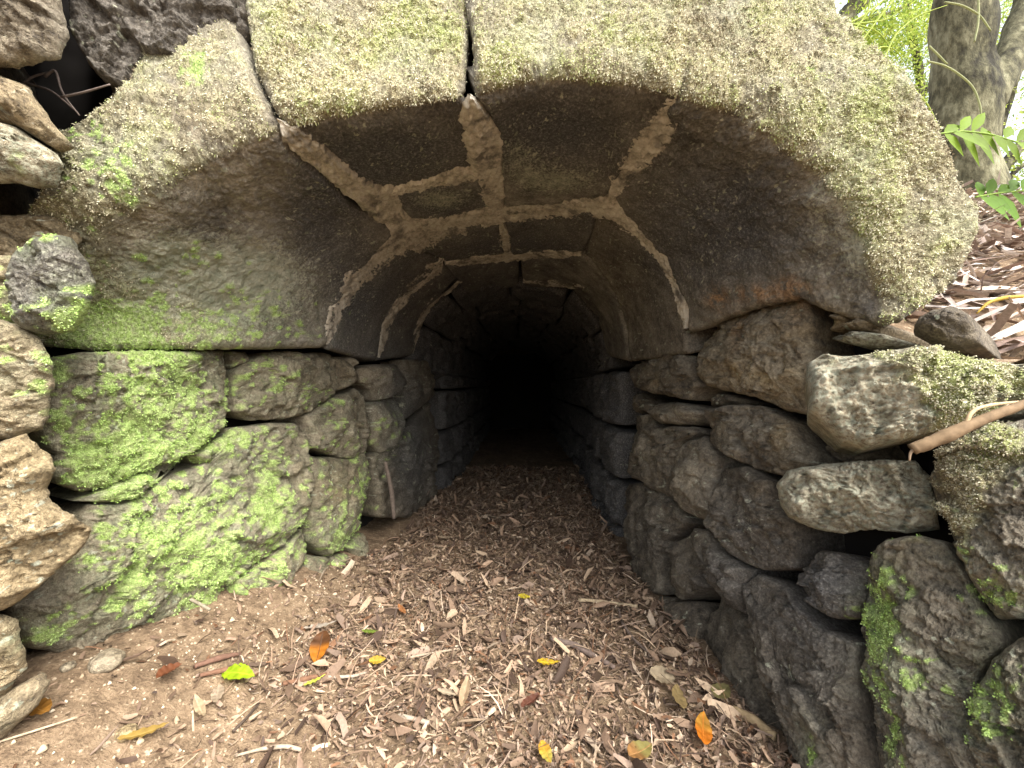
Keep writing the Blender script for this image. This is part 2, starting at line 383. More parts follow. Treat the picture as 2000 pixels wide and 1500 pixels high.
def chaikin(p, it=1):
    for _ in range(it):
        q = np.roll(p, -1, 0)
        p = np.stack([p*0.78+q*0.22, p*0.22+q*0.78], 1).reshape(-1, 2)
    return p
def finish(name, parent, P, N, u, v, n, rnd, bulge, amp, fine, off, thick, seed, const, fuzzy=0.0, mossn=0.0, back=None, facet=0.05):
    """P, N: n*n grid of surface points and normals whose rim is the stone's outline; adds rounding, relief, growth and depth"""
    I = np.arange(n*n).reshape(n, n)
    rim = np.concatenate([I[0, :-1], I[:-1, -1], I[-1, ::-1][:-1], I[::-1, 0][:-1]])
    B = P[rim]
    d = np.empty(len(P))
    BT = B.T.astype(np.float32); B2 = (BT*BT).sum(0); P32 = P.astype(np.float32)
    for s in range(0, len(P), 8000):
        q = P32[s:s+8000]
        d[s:s+8000] = np.sqrt(np.maximum(((q*q).sum(1)[:, None] + B2[None] - 2*(q@BT)).min(1), 0))
    d[rim] = 0
    dm = max(d.max(), 1e-4)
    t = np.clip(d/rnd, 0, 1)
    t = t*(1-0.15)+0.15*t*t
    drop = rnd*(1-np.sqrt(np.clip(1-(1-t)**2, 0, 1)))*0.9
    h = off - drop + bulge*np.sqrt(np.clip(d/dm, 0, 1))
    fr = np.random.default_rng(seed+900)
    Nm = N.mean(0); Nm /= np.linalg.norm(Nm); e1 = np.cross(Nm, [0.1, 0.2, 1.0]); e1 /= np.linalg.norm(e1); e2 = np.cross(Nm, e1)
    Dc = P-P.mean(0); sx = Dc@e1; sy = Dc@e2; sx = sx/(np.abs(sx).max()+1e-6); sy = sy/(np.abs(sy).max()+1e-6)
    if facet > 0:
        cut = np.full(len(P), 9.0)
        for _ in range(9):
            an = fr.uniform(0, 2*pi); sl = fr.uniform(0.25, 1.1)*facet; reach = fr.uniform(0.25, 0.8)
            wob = 0.10*fbm(P, 7, 2, 0.5, fr.uniform(0, 90))
            cut = smin(cut, (reach - (sx*cos(an)+sy*sin(an)) + wob)*sl, 0.006)
        h = off - drop + smin(bulge*np.sqrt(np.clip(d/dm, 0, 1)), np.maximum(cut+bulge*0.6, -0.05), 0.008)
    S = seed*13.7
    lo = fbm(P, 4.5, 2, 0.5, S); md = fbm(P, 16, 3, 0.55, S+3); hi = fbm(P, 60, 3, 0.6, S+7); vh = fbm(P, 170, 2, 0.6, S+9)
    ridge = 0.5-np.abs(fbm(P, 11, 3, 0.55, S+21))
    rimf0 = 0.3+0.7*ss(0, 0.012, d)
    if facet > 0: h = h + rimf0*(0.21*chips(P+S*0.37, 9.0) + 0.30*chips(P+S*0.53, 24.0))
    h = h + amp*(lo*0.9 + md*0.6 + ridge*0.5) + rimf0*fine*(hi*0.9 + vh*0.65 + 0.5*np.abs(fbm(P, 90, 2, 0.6, S+13)))
    # pits
    h -= fine*1.4*np.maximum(0, fbm(P, 38, 2, 0.5, S+31)-0.35)
    front = ss(0.30, 0.75, -N[:, 1])
    gm = mask(GREEN, u, v); fm = mask(FUZZ, u, v); tm = mask(TAN, u, v); dk = mask(DARK, u, v)*(0.92 if facet == 0 else 0.6); lc = mask(LICH_LIGHT, u, v); og = mask(ORNG, u, v)
    gm = gm*const.get('mossk', 1.0)
    act = gm > 0.06
    moss = np.zeros(len(P))
    if act.any():
        Pa = P[act]; ga = gm[act]
        pr = ga*0.95 + 0.32*fbm(Pa, 12, 2, 0.6, 5.0) - 0.10
        m_ = np.maximum(flakes(Pa, pr, 42), flakes(Pa+3.3, pr*0.85, 80))
        m_ = np.maximum(m_, ss(0.62, 0.85, pr+0.25*fbm(Pa, 60, 2)))
        moss[act] = m_*np.clip(0.75+0.5*fbm(Pa, 120, 2), 0, 1)
    film = np.clip(gm*0.95, 0, 0.55)*np.clip(0.55+0.6*fbm(P, 26, 3, 0.6, 3.0)+0.5*fbm(P, 120, 2), 0, 1)
    fz = fm
    edge_band = 0*front
    if fuzzy:
        patch = 0.92 + 0.42*fbm(P, 5.5, 3, 0.6, 2.0) + 0.36*fbm(P, 38, 3, 0.6, 4.0)
        fz = np.clip(np.maximum(fm, fuzzy*ss(0.35, 1.0, front*patch)), 0, 1)*(0.25+0.75*ss(0.001, 0.016, d+0.006*fbm(P, 60, 2)))
        fz = fz*(0.50+0.50*ss(-0.30, 0.12, fbm(P, 7.5, 3, 0.6, 9.0)+0.45*fbm(P, 36, 2)))
        edge_band = np.exp(-((front-0.40)/0.28)**2)
    else:
        fz = ss(0.35, 0.6, fm + 0.35*fbm(P, 22, 3, 0.6, 2.0))*np.clip(fm*3, 0, 1)
    fz = fz*(1-moss)
    h += moss*(0.0022+0.002*fbm(P, 140, 2)) + fz*(0.005+0.0085*(0.5-np.abs(fbm(P, 52, 3, 0.7)))+0.005*fbm(P, 26, 2)+0.003*vh)
    Q = P + N*h[:, None]
    # extra stone-specific tints
    tan = np.clip(np.maximum(tm*(0.75+0.5*md), const.get('tan', 0.0)) + edge_band*0.25, 0, 1)*(1-np.clip(dk, 0, 1)*0.6)
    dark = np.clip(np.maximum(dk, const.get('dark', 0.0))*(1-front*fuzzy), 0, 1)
    lich = np.clip(np.maximum(lc, const.get('lich', 0.06)), 0, 1)
    sp = const.get('speck', 0.16) + 0.22*fbm(P, 9, 2, 0.5, S+40)
    lich = np.maximum(lich, 0.85*np.maximum(flakes(P+1.7, sp, 95), flakes(P+5.1, sp*0.8, 190)))
    ca = np.stack([moss, fz, tan, dark], 1)
    cb = np.stack([lich, np.where(og > 0.02, og, -film*(1-moss)), np.full(len(P), const.get('wet', 0.0)), np.full(len(P), const.get('tone', random.uniform(.3, .7)))], 1)
    # sides and back
    nb = len(rim); V = [Q]; rings = [rim]; bd = -N[rim]
    if isinstance(back, np.ndarray): bd = back[rim]
    if isinstance(back, str): bd = P[rim]-np.array([0, 0, CAMZ]); bd /= np.linalg.norm(bd, axis=1)[:, None]
    cen = Q[rim].mean(0); base = Q[rim]
    tot = len(Q)
    for k, (dd, sh) in enumerate(((0.06, 0.05), (0.3, 0.14), (0.7, 0.22), (1.0, 0.3)) if isinstance(back, str) else ((0.06, 0.0), (0.3, 0.02), (0.7, 0.07), (1.0, 0.16))):
        R = base + bd*thick*dd
        R = R + (cen + bd.mean(0)*thick*dd - R)*sh
        V.append(R); rings.append(np.arange(tot, tot+nb)); tot += nb
    V.append((cen+bd.mean(0)*thick)[None]); ctr = tot
    q = [np.stack([I[:-1, :-1], I[:-1, 1:], I[1:, 1:], I[1:, :-1]], -1).reshape(-1, 4)]
    for a, b in zip(rings[:-1], rings[1:]):
        q.append(np.stack([a, b, np.roll(b, -1), np.roll(a, -1)], 1))
    tr = np.stack([rings[-1], np.full(nb, ctr), np.roll(rings[-1], -1)], 1)
    ext = len(rings)-1
    ca = np.concatenate([ca] + [ca[rim]*[0.2, 0.2, 1, 1]]*ext + [ca[:1]*0])
    cb = np.concatenate([cb] + [cb[rim]]*ext + [cb[:1]])
    quads = np.concatenate(q)
    # orient outward
    a0, a1, a2 = Q[quads[:150, 0]], Q[quads[:150, 1]], Q[quads[:150, 2]]
    if (np.cross(a1-a0, a2-a0)*N[quads[:150, 0]]).sum() < 0:
        quads = quads[:, ::-1]; tr = tr[:, ::-1]
    o = mk(name, np.concatenate(V), quads, tr, M_STONE, parent, {'ca': ca, 'cb': cb})
    # moss strands as real geometry
    QQ = Q.reshape(n, n, 3)
    du = np.zeros((n, n, 3)); dv = np.zeros((n, n, 3))
    du[:, :-1] = QQ[:, 1:]-QQ[:, :-1]; dv[:-1] = QQ[1:]-QQ[:-1]
    area = np.linalg.norm(np.cross(du, dv), axis=2).ravel()
    if fuzzy or fm.max() > 0.3:
        wgt = area*np.clip(fz, 0, 1)**1.5
        add_moss(o, Q, N, wgt, int(wgt.sum()*240000), 0.0040 if fuzzy else 0.0028, 0.0018, PAL_FUZZ)
    if gm.max() > 0.35:
        wgt = area*moss**2
        add_moss(o, Q, N, wgt, int(wgt.sum()*170000), 0.0024, 0.0024, PAL_GREEN, 0.1)
    return o

_seed = [0]
def stone(parent, poly, F, name='stone', rnd=0.03, bulge=0.02, amp=0.012, fine=0.004, off=0.0, thick=0.22, rag=3.0, y0=0.3, cell=3.4, nmax=180, fuzzy=0.0, tilt=0.0, back=None, facet=0.06, **const):
    _seed[0] += 1; seed = _seed[0]
    r = np.random.default_rng(seed)
    p = np.array(poly, float)
    x, y = p[:, 0], p[:, 1]; x2, y2 = np.roll(x, -1), np.roll(y, -1)
    cr = x*y2-x2*y; A = cr.sum()/2
    c = np.array([((x+x2)*cr).sum(), ((y+y2)*cr).sum()])/(6*A)
    th = np.linspace(-pi, pi, 1441)[:-1]; R = np.zeros(1440)
    dx, dy = np.cos(th), np.sin(th)
    for k in range(len(p)):
        a = p[k]-c; e = np.array([x2[k], y2[k]])-p[k]
        den = dx*e[1]-dy*e[0]
        with np.errstate(divide='ignore', invalid='ignore'):
            tt = (a[0]*e[1]-a[1]*e[0])/den
            s = (a[0]*dy-a[1]*dx)/den
        ok = (s >= -1e-6) & (s <= 1+1e-6) & (tt > 0) & np.isfinite(tt)
        R = np.where(ok & (tt > R), tt, R)
    R[R == 0] = R[R > 0].mean()
    ring = np.stack([np.cos(th), np.sin(th), np.zeros(1440)], 1)
    R = R + rag*(fbm(ring, R.mean()/22, 3, 0.6, seed*3.1))
    size = math.sqrt(abs(A))
    n = int(np.clip(size/cell*1.1, 14, nmax)); n += n % 2
    g = np.linspace(-1, 1, n); a, b = np.meshgrid(g, g)
    with np.errstate(divide='ignore', invalid='ignore'):
        r1 = np.where(np.abs(a) > np.abs(b), a, b)
        ph = np.where(np.abs(a) > np.abs(b), (pi/4)*(b/a), pi/2-(pi/4)*(a/b))
    ph = np.nan_to_num(ph)
    X = r1*np.cos(ph); Y = r1*np.sin(ph)
    rr = np.hypot(X, Y); an = np.arctan2(Y, X)
    Rr = np.interp(an, np.concatenate([th, [pi]]), np.concatenate([R, R[:1]]))
    u = (c[0]+rr*Rr*np.cos(an)).ravel(); v = (c[1]+rr*Rr*np.sin(an)).ravel()
    P = march(u, v, F, y0); N = gradN(P, F)
    if tilt:
        ru, rv = r.uniform(-1, 1, 2)
        P = P + N*(tilt*(ru*(u-c[0])/size + rv*(v-c[1])/size))[:, None]
    if facet == 0: back = -gradN(P - N*0.05, F, 0.12)
    if 'tone' not in const: const['tone'] = float(r.uniform(0.25, 0.75))
    return finish(name, parent, P, N, u, v, n, rnd, bulge, amp, fine, off, thick, seed, const, fuzzy, back=back, facet=facet)

def stone_param(parent, F, ptsfun, n, name='stone', **kw):
    """stone given directly by its place on a wall: ptsfun(s, t) -> x, y, z"""
    _seed[0] += 1; seed = _seed[0]
    g = np.linspace(-1, 1, n); a, b = np.meshgrid(g, g)
    # rounded rectangle
    k = 0.16
    aa = a*np.sqrt(1-k*b*b*1.0)/math.sqrt(1-k*0.0); bb = b*np.sqrt(1-k*a*a)
    P = ptsfun(aa.ravel(), bb.ravel()); N = gradN(P, F)
    u = CU+FPX*P[:, 0]/P[:, 1]; v = CV-FPX*(P[:, 2]-CAMZ)/P[:, 1]
    const = dict(tone=random.uniform(0.1, 0.4), dark=kw.pop('dark', 1.0), tan=kw.pop('tan', 0.0), speck=kw.pop('speck', 0.0))  # default dark and low tone paint the tunnel's darkness on deep stones
    args = dict(rnd=0.03, bulge=0.015, amp=0.012, fine=0.003, off=0.0, thick=0.2); args.update(kw)
    return finish(name, parent, P, N, u, v, n, args['rnd'], args['bulge'], args['amp'], args['fine'], args['off'], args['thick'], seed, const)

# ------------------------------------------------------------------ ground
def ground_h(x, y):
    x = np.asarray(x, float); y = np.asarray(y, float)
    bank = 0.245*ss(-0.28, -1.0, x)*ss(2.7, 1.2, y)
    heap = 0.03*np.exp(-((x-0.45)/0.14)**2)*ss(2.4, 1.2, y)*ss(0.5, 0.9, y)
    bump = 0.035*ss(1.6, 2.4, y)*ss(3.6, 2.6, y)
    p = np.stack([x, y, np.zeros_like(x)], -1).reshape(-1, 3)
    nz = (fbm(p, 2.2, 2)*0.012 + fbm(p, 14, 3)*0.006).reshape(x.shape)
    return bank + heap + bump + nz
def grid_axis(a, b, s): return np.linspace(a, b, int(round((b-a)/s))+1)
gx = np.concatenate([np.linspace(-60, -3, 20)[:-1], np.linspace(-3, -1.3, 24)[:-1], grid_axis(-1.3, 0.9, 0.008), np.linspace(0.9, 3, 24)[1:], np.linspace(3, 60, 20)[1:]])
gy = np.concatenate([np.linspace(-60, -2, 20)[:-1], np.linspace(-2, 0.4, 40)[:-1], grid_axis(0.4, 2.4, 0.008), np.linspace(2.4, 9, 200)[1:], np.linspace(9, 90, 12)[1:]])
XX, YY = np.meshgrid(gx, gy)
ZZ = ground_h(XX, YY)
pp = np.stack([XX, YY, ZZ*0], -1).reshape(-1, 3)
near = (np.abs(XX) < 1.6) & (YY > 0.2) & (YY < 4)
ZZ = ZZ + (near.ravel()*(fbm(pp, 55, 3, 0.6)*0.0035 + np.maximum(0, fbm(pp, 95, 2)-0.25)*0.008)).reshape(ZZ.shape)
ny, nx = XX.shape; I = np.arange(nx*ny).reshape(ny, nx)
g = mk('ground', np.stack([XX, YY, ZZ], -1).reshape(-1, 3), np.stack([I[:-1, :-1], I[:-1, 1:], I[1:, 1:], I[1:, :-1]], -1).reshape(-1, 4), None, M_SOIL)
g['kind'] = 'structure'

# earth bank over and beside the tunnel
def mound_h(x, y):
    x = np.asarray(x, float); y = np.asarray(y, float)
    h = 0.92 + np.clip((y-0.95)*0.72, -0.05, 0.76)
    side = ss(0.9, 1.15, x)
    hl = 1.50 + np.clip((y-1.0)*0.5, 0, 0.3)
    p = np.stack([x, y, np.zeros_like(x)], -1).reshape(-1, 3)
    nz = (fbm(p, 1.5, 3)*0.05 + fbm(p, 9, 3)*0.02).reshape(x.shape)
    top = h
    far = -1.6*ss(3.2, 12, y)
    return top + nz + far
def sheet(name, xs, ys, hf, mat):
    X, Y = np.meshgrid(xs, ys); Z = hf(X, Y); ny, nx = X.shape; I = np.arange(nx*ny).reshape(ny, nx)
    return mk(name, np.stack([X, Y, Z], -1).reshape(-1, 3), np.stack([I[:-1, :-1], I[:-1, 1:], I[1:, 1:], I[1:, :-1]], -1).reshape(-1, 4), None, mat)
sheet('earth_bank', np.concatenate([grid_axis(0.88, 3.2, 0.02), np.linspace(3.2, 12, 30)[1:]]), np.concatenate([grid_axis(0.20, 2.6, 0.02), np.linspace(2.6, 14, 40)[1:]]), mound_h, M_SOIL)['kind'] = 'structure'
sheet('earth_bank', np.linspace(-9, 0.9, 80), np.concatenate([grid_axis(1.15, 2.6, 0.04), np.linspace(2.6, 14, 40)[1:]]), lambda x, y: np.where(x > -1.0, 1.86, 1.55)+0.03*np.sin(5*x)-1.2*ss(3.2, 12, y), M_SOIL)['kind'] = 'structure'
M_SHADESOIL = NT('shade_soil').fin((0.016, 0.0135, 0.0115), 0.95)  # near-black soil: shade of gaps and tunnel end put into the colour
def dark_behind(F, u0, u1, v0, v1, dep, step=20, y0=0.3):  # backing sheets added to stop light leaks and keep gaps dark
    us = np.arange(u0, u1+1, step); vs = np.arange(v0, v1+1, step)
    U, Vv = np.meshgrid(us.astype(float), vs.astype(float))
    P = march(U.ravel(), Vv.ravel(), F, y0)
    n = gradN(P - np.array([0, 0, 0.0]), F, 0.15 if F is F_arch else 0.012); P = P - n*dep + np.stack([fbm(P, 9, 3)*0.02]*3, 1)
    ny, nx = U.shape; I = np.arange(nx*ny).reshape(ny, nx)
    o = mk('dark_backing', P, np.stack([I[:-1, :-1], I[:-1, 1:], I[1:, 1:], I[1:, :-1]], -1).reshape(-1, 4), None, M_SHADESOIL); o['kind'] = 'structure'
dark_behind(F_arch, 120, 1240, -500, 700, 0.17)
dark_behind(F_W, -600, 150, -500, 1420, 0.42)
dark_behind(F_arch, 1240, 1720, -300, 700, 0.17)
dark_behind(F_L, -420, 860, 640, 1420, 0.17)
dark_behind(F_R, 1200, 1700, 640, 1600, 0.17)
dark_behind(F_R, 1680, 2300, 740, 1600, 0.17)
# closed dark earth tube round the inner tunnel, added against light leaks
ths = np.linspace(0, 1, 41); ysd = np.linspace(1.5, 7.6, 40)
tv = []
for yy in ysd:
    aL, aR, zs, zc = [float(q) for q in prof(np.array(0.0), np.array(yy))]
    for t in ths:
        if t < 0.2: tv.append((-(aL+0.17), yy, -0.1+(zs+0.1)*t/0.2))
        elif t > 0.8: tv.append(((aR+0.17), yy, -0.1+(zs+0.1)*(1-t)/0.2))
        else:
            an = pi*(1-(t-0.2)/0.6); a = aR if cos(an) > 0 else aL
            tv.append(((a+0.17)*cos(an), yy, zs+(zc-zs+0.17)*sin(an)))
I = np.arange(len(tv)).reshape(40, 41)
tq = np.stack([I[:-1, :-1], I[:-1, 1:], I[1:, 1:], I[1:, :-1]], -1).reshape(-1, 4)
mk('dark_backing', tv, tq, None, M_SHADESOIL)['kind'] = 'structure'
ew = []
for yy in np.linspace(0, 1, 9):
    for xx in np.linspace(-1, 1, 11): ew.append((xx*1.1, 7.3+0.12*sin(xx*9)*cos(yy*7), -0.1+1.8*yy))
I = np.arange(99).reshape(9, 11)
mk('dark_backing', ew, np.stack([I[:-1, :-1], I[:-1, 1:], I[1:, 1:], I[1:, :-1]], -1).reshape(-1, 4), None, M_SHADESOIL)['kind'] = 'structure'  # end sheet added to shut light out of the tunnel

# ------------------------------------------------------------------ the arch (front ring)
arch = thing('stone_arch', 'wide stone arch of four huge moss-furred blocks with pale mortar joints', 'arch', (0, 0.9, 0))
def into(o, p): return child(o, p)
AK = dict(F=F_arch, tone=.7, amp=0.007, fine=0.004, facet=0, thick=0.30, cell=3.2, nmax=200)
def vous(poly, **kw):
    k = dict(AK); k.update(kw)
    o = stone(None, poly, name='stone', **k); child(o, arch); return o
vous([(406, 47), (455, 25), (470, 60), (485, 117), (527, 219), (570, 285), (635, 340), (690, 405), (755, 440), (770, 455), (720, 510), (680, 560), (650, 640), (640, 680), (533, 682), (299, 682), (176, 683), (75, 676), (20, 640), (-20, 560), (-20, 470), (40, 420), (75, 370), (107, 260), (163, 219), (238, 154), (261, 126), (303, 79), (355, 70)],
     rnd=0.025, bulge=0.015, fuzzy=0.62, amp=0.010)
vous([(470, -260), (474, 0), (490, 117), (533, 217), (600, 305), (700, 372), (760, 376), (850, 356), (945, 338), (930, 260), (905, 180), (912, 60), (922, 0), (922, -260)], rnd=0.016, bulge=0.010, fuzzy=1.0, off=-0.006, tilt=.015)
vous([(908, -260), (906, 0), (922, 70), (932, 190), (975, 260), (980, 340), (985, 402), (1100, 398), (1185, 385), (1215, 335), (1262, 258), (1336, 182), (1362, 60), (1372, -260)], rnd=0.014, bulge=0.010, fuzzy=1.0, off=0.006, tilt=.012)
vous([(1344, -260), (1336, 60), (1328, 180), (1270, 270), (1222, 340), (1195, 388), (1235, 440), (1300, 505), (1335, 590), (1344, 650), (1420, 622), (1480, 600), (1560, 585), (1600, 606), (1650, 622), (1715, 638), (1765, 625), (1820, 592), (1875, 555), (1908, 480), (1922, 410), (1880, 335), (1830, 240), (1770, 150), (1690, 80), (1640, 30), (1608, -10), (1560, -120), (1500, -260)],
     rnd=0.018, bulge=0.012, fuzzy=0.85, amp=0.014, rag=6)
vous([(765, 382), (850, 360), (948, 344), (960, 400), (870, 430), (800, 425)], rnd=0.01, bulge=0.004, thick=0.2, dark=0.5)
# second and third rings of the vault
def inner(poly, **kw):
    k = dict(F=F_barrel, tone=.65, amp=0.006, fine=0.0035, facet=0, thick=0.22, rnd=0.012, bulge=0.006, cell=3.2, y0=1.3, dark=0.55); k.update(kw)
    o = stone(None, poly, **k); child(o, vault); return o
vault = thing('tunnel_vault', 'dark barrel vault of mortared stones running back into the tunnel', 'vault', (0, 2.0, 0))
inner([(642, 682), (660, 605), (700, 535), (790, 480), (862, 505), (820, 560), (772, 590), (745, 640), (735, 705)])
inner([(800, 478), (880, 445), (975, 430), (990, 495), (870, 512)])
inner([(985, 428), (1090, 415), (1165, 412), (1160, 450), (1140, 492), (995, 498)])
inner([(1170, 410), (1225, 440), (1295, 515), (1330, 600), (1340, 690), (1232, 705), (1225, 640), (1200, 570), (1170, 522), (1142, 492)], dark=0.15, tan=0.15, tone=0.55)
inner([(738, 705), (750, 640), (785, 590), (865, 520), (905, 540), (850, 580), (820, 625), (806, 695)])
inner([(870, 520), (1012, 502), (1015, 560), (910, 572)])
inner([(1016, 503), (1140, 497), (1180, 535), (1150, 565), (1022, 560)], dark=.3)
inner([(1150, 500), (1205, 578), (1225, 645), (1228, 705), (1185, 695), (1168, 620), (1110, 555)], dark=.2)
# deeper rings, set out along the vault, the tunnel's darkness painted into their colour
def vp(th, y):
    aL, aR, zs, zc = prof(np.cos(th)*0.5, y)
    ex = 2/2.15
    c_, s_ = np.cos(th), np.sin(th)
    x = np.sign(c_)*np.abs(c_)**ex*np.where(c_ > 0, aR, aL); z = zs + np.abs(s_)**ex*(zc-zs)
    return np.stack([x, y, z], -1)
yk = 2.42
ring_i = 0
while yk < 6.6:
    y2 = yk+random.uniform(0.36, 0.5)
    cuts = np.linspace(0, pi, 7) + np.array([0]+[random.uniform(-.1, .1) for _ in range(5)]+[0])
    for t1, t2 in zip(cuts[:-1], cuts[1:]):
        f = lambda s, t, t1=t1, t2=t2, y1=yk, y2=y2: vp((t1+t2)/2+(t2-t1)/2*0.985*s, (y1+y2)/2+(y2-y1)/2*0.985*t)
        child(stone_param(None, F_barrel, f, 26 if ring_i < 3 else 14, amp=0.008, rnd=0.014, off=0.002), vault)
    yk = y2; ring_i += 1

# mortar bands pressed over the joints
MORTAR = [
    [(540, 230, 10), (560, 255, 15), (600, 288, 20), (650, 328, 16), (700, 375, 18), (745, 395, 30), (790, 432, 38)],
    [(916, 180, 4), (921, 200, 14), (928, 230, 24), (950, 280, 33), (957, 340, 26), (965, 385, 24), (980, 415, 36)],
    [(1345, 170, 8), (1328, 200, 22), (1290, 245, 32), (1250, 295, 29), (1212, 350, 20), (1190, 392, 18)],
    [(636, 676, 13), (655, 600, 15), (690, 545, 19), (740, 500, 26), (800, 460, 34), (870, 445, 25), (950, 425, 14), (1010, 415, 16), (1090, 408, 15), (1160, 402, 22), (1210, 425, 15), (1260, 470, 8), (1302, 518, 5), (1328, 580, 5), (1341, 645, 5)],
    [(755, 380, 6), (840, 357, 7), (900, 347, 14), (945, 340, 9)],
    [(980, 430, 15), (985, 475, 13), (1000, 500, 8)],
    [(865, 515, 6), (930, 508, 6), (1000, 500, 7), (1080, 495, 6), (1140, 495, 5)],
    [(868, 500, 10), (848, 530, 20), (800, 565, 13), (765, 610, 7), (750, 650, 6), (738, 702, 5)],
    [(905, 545, 6), (850, 580, 5), (825, 615, 4), (812, 650, 4), (806, 694, 4)],
    [(1018, 550, 5), (1090, 553, 5), (1155, 560, 4)],
]
for mi, pl in enumerate(MORTAR):
    pl = np.array(pl, float)
    seg = np.hypot(*np.diff(pl[:, :2], axis=0).T); s = np.concatenate([[0], np.cumsum(seg)])
    ns = max(12, int(s[-1]/2.6)); nt = 27
    ts = np.linspace(0, s[-1], ns)
    k = np.array([1, 2, 3, 4, 3, 2, 1.]); k /= k.sum()
    def sm(a):
        for _ in range(3): a = np.convolve(np.pad(a, 3, mode='edge'), k, 'valid')
        return a
    cu, cv, cw = sm(np.interp(ts, s, pl[:, 0])), sm(np.interp(ts, s, pl[:, 1])), np.interp(ts, s, pl[:, 2])
    tx, ty = np.gradient(cu), np.gradient(cv); tl = np.hypot(tx, ty); tx, ty = tx/tl, ty/tl
    q0 = np.stack([ts/20, np.full(ns, mi*7.1), np.zeros(ns)], 1)
    endt = np.minimum(1, 0.1+np.minimum(ts, s[-1]-ts)/45)
    wl = (cw*1.25+3)*endt*(1+0.5*fbm(q0, 1.0, 4, 0.75)); wr = (cw*1.25+3)*endt*(1+0.5*fbm(q0+31.7, 1.0, 4, 0.75))
    wl, wr = np.maximum(wl, 2), np.maximum(wr, 2)
    tt = np.linspace(-1, 1, nt)
    offs = np.where(tt[None] < 0, tt[None]*wl[:, None], tt[None]*wr[:, None])
    u = (cu[:, None]-ty[:, None]*offs).ravel(); v = (cv[:, None]+tx[:, None]*offs).ravel()
    FF = lambda X, Y, Z: np.where(Y < 1.38, F_arch(X, Y, Z), F_barrel(X, Y, Z))
    P = march(u, v, FF, 0.5); N = gradN(P, FF, 0.03)
    prof_t = np.tile(1-tt**2, ns)
    h = -0.012 + np.minimum(prof_t*0.028, 0.0165) + fbm(P, 18, 3, 0.6)*0.007 + fbm(P, 80, 3, .7)*0.008
    Q = P + N*h[:, None]
    I = np.arange(ns*nt).reshape(ns, nt)
    o = mk('mortar', Q, np.stack([I[:-1, :-1], I[:-1, 1:], I[1:, 1:], I[1:, :-1]], -1).reshape(-1, 4), None, M_MORTAR)
    child(o, arch if mi in (0, 1, 2, 4) else vault)

# ------------------------------------------------------------------ wall left of the mouth
lw = thing('dry_stone_wall', 'dry stone wall left of the tunnel mouth with bright green mossy blocks', 'wall', (-0.8, 1.3, 0.1))
def ls(poly, **kw):
    k = dict(F=F_L, tan=.30, facet=.08, rnd=0.013, bulge=0.022, amp=0.011, fine=0.006, tilt=0.02, rag=4.5); k.update(kw)
    return child(stone(None, poly, **k), lw)
ls([(88, 700), (176, 688), (299, 685), (453, 685), (456, 760), (450, 832), (373, 885), (299, 912), (229, 945), (165, 962), (123, 950), (101, 920), (115, 888), (75, 835), (88, 771)], off=0.01)
ls([(461, 728), (490, 700), (533, 686), (661, 690), (667, 755), (640, 787), (592, 813), (533, 823), (496, 821), (462, 806)], bulge=0.03)
ls([(461, 686), (505, 686), (490, 705), (463, 722)], rnd=0.012, bulge=0.006)
ls([(663, 696), (704, 700), (705, 745), (668, 765)], rnd=0.02, off=-0.01)
ls([(149, 980), (213, 952), (288, 923), (368, 893), (392, 907), (341, 925), (267, 971), (213, 982)], rnd=0.012, bulge=0.008, off=0.0, lich=.4, tone=.75)
ls([(384, 889), (443, 852), (458, 875), (430, 900), (397, 909)], rnd=0.014, bulge=0.01, tone=.5)
ls([(460, 838), (533, 827), (592, 826), (604, 851), (610, 920), (602, 1005), (560, 1064), (496, 1107), (443, 1139), (432, 1171), (373, 1208), (299, 1229), (224, 1267), (139, 1298), (112, 1277), (53, 1267), (32, 1213), (21, 1181), (69, 1155), (96, 1112), (150, 1043), (155, 1010), (180, 988), (224, 983), (277, 972), (330, 935), (400, 912)], rnd=0.022, bulge=0.045, amp=0.014, tilt=0.0, nmax=220)
ls([(597, 815), (661, 776), (709, 757), (722, 771), (725, 824), (724, 886), (693, 899), (640, 884), (609, 876), (604, 835)], bulge=0.03, tone=.65)
ls([(612, 889), (683, 897), (720, 880), (727, 920), (720, 973), (704, 1027), (672, 1078), (640, 1088), (615, 1064), (606, 1021), (613, 963)], rnd=0.022, bulge=0.04)
ls([(604, 1031), (616, 1069), (603, 1107), (576, 1139), (512, 1178), (464, 1173), (445, 1155), (455, 1133), (498, 1111), (562, 1068)], bulge=0.03, tone=.65)
ls([(309, 1235), (373, 1208), (427, 1171), (469, 1190), (470, 1213), (427, 1245), (400, 1285), (320, 1290)], off=0.02, rnd=0.03)
ls([(215, 1269), (304, 1236), (311, 1261), (300, 1310), (224, 1330)], off=0.0, tone=.35)
ls([(464, 1173), (501, 1172), (500, 1200), (475, 1215)], rnd=0.015)
ls([(613, 1085), (650, 1090), (640, 1135), (590, 1150), (585, 1120)], rnd=0.02, tone=.35)
ls([(652, 1085), (680, 1084), (684, 1110), (660, 1125), (642, 1110)], rnd=0.015, off=.01)
ls([(686, 1065), (720, 1040), (730, 1075), (700, 1105)], rnd=0.02, tone=.3)
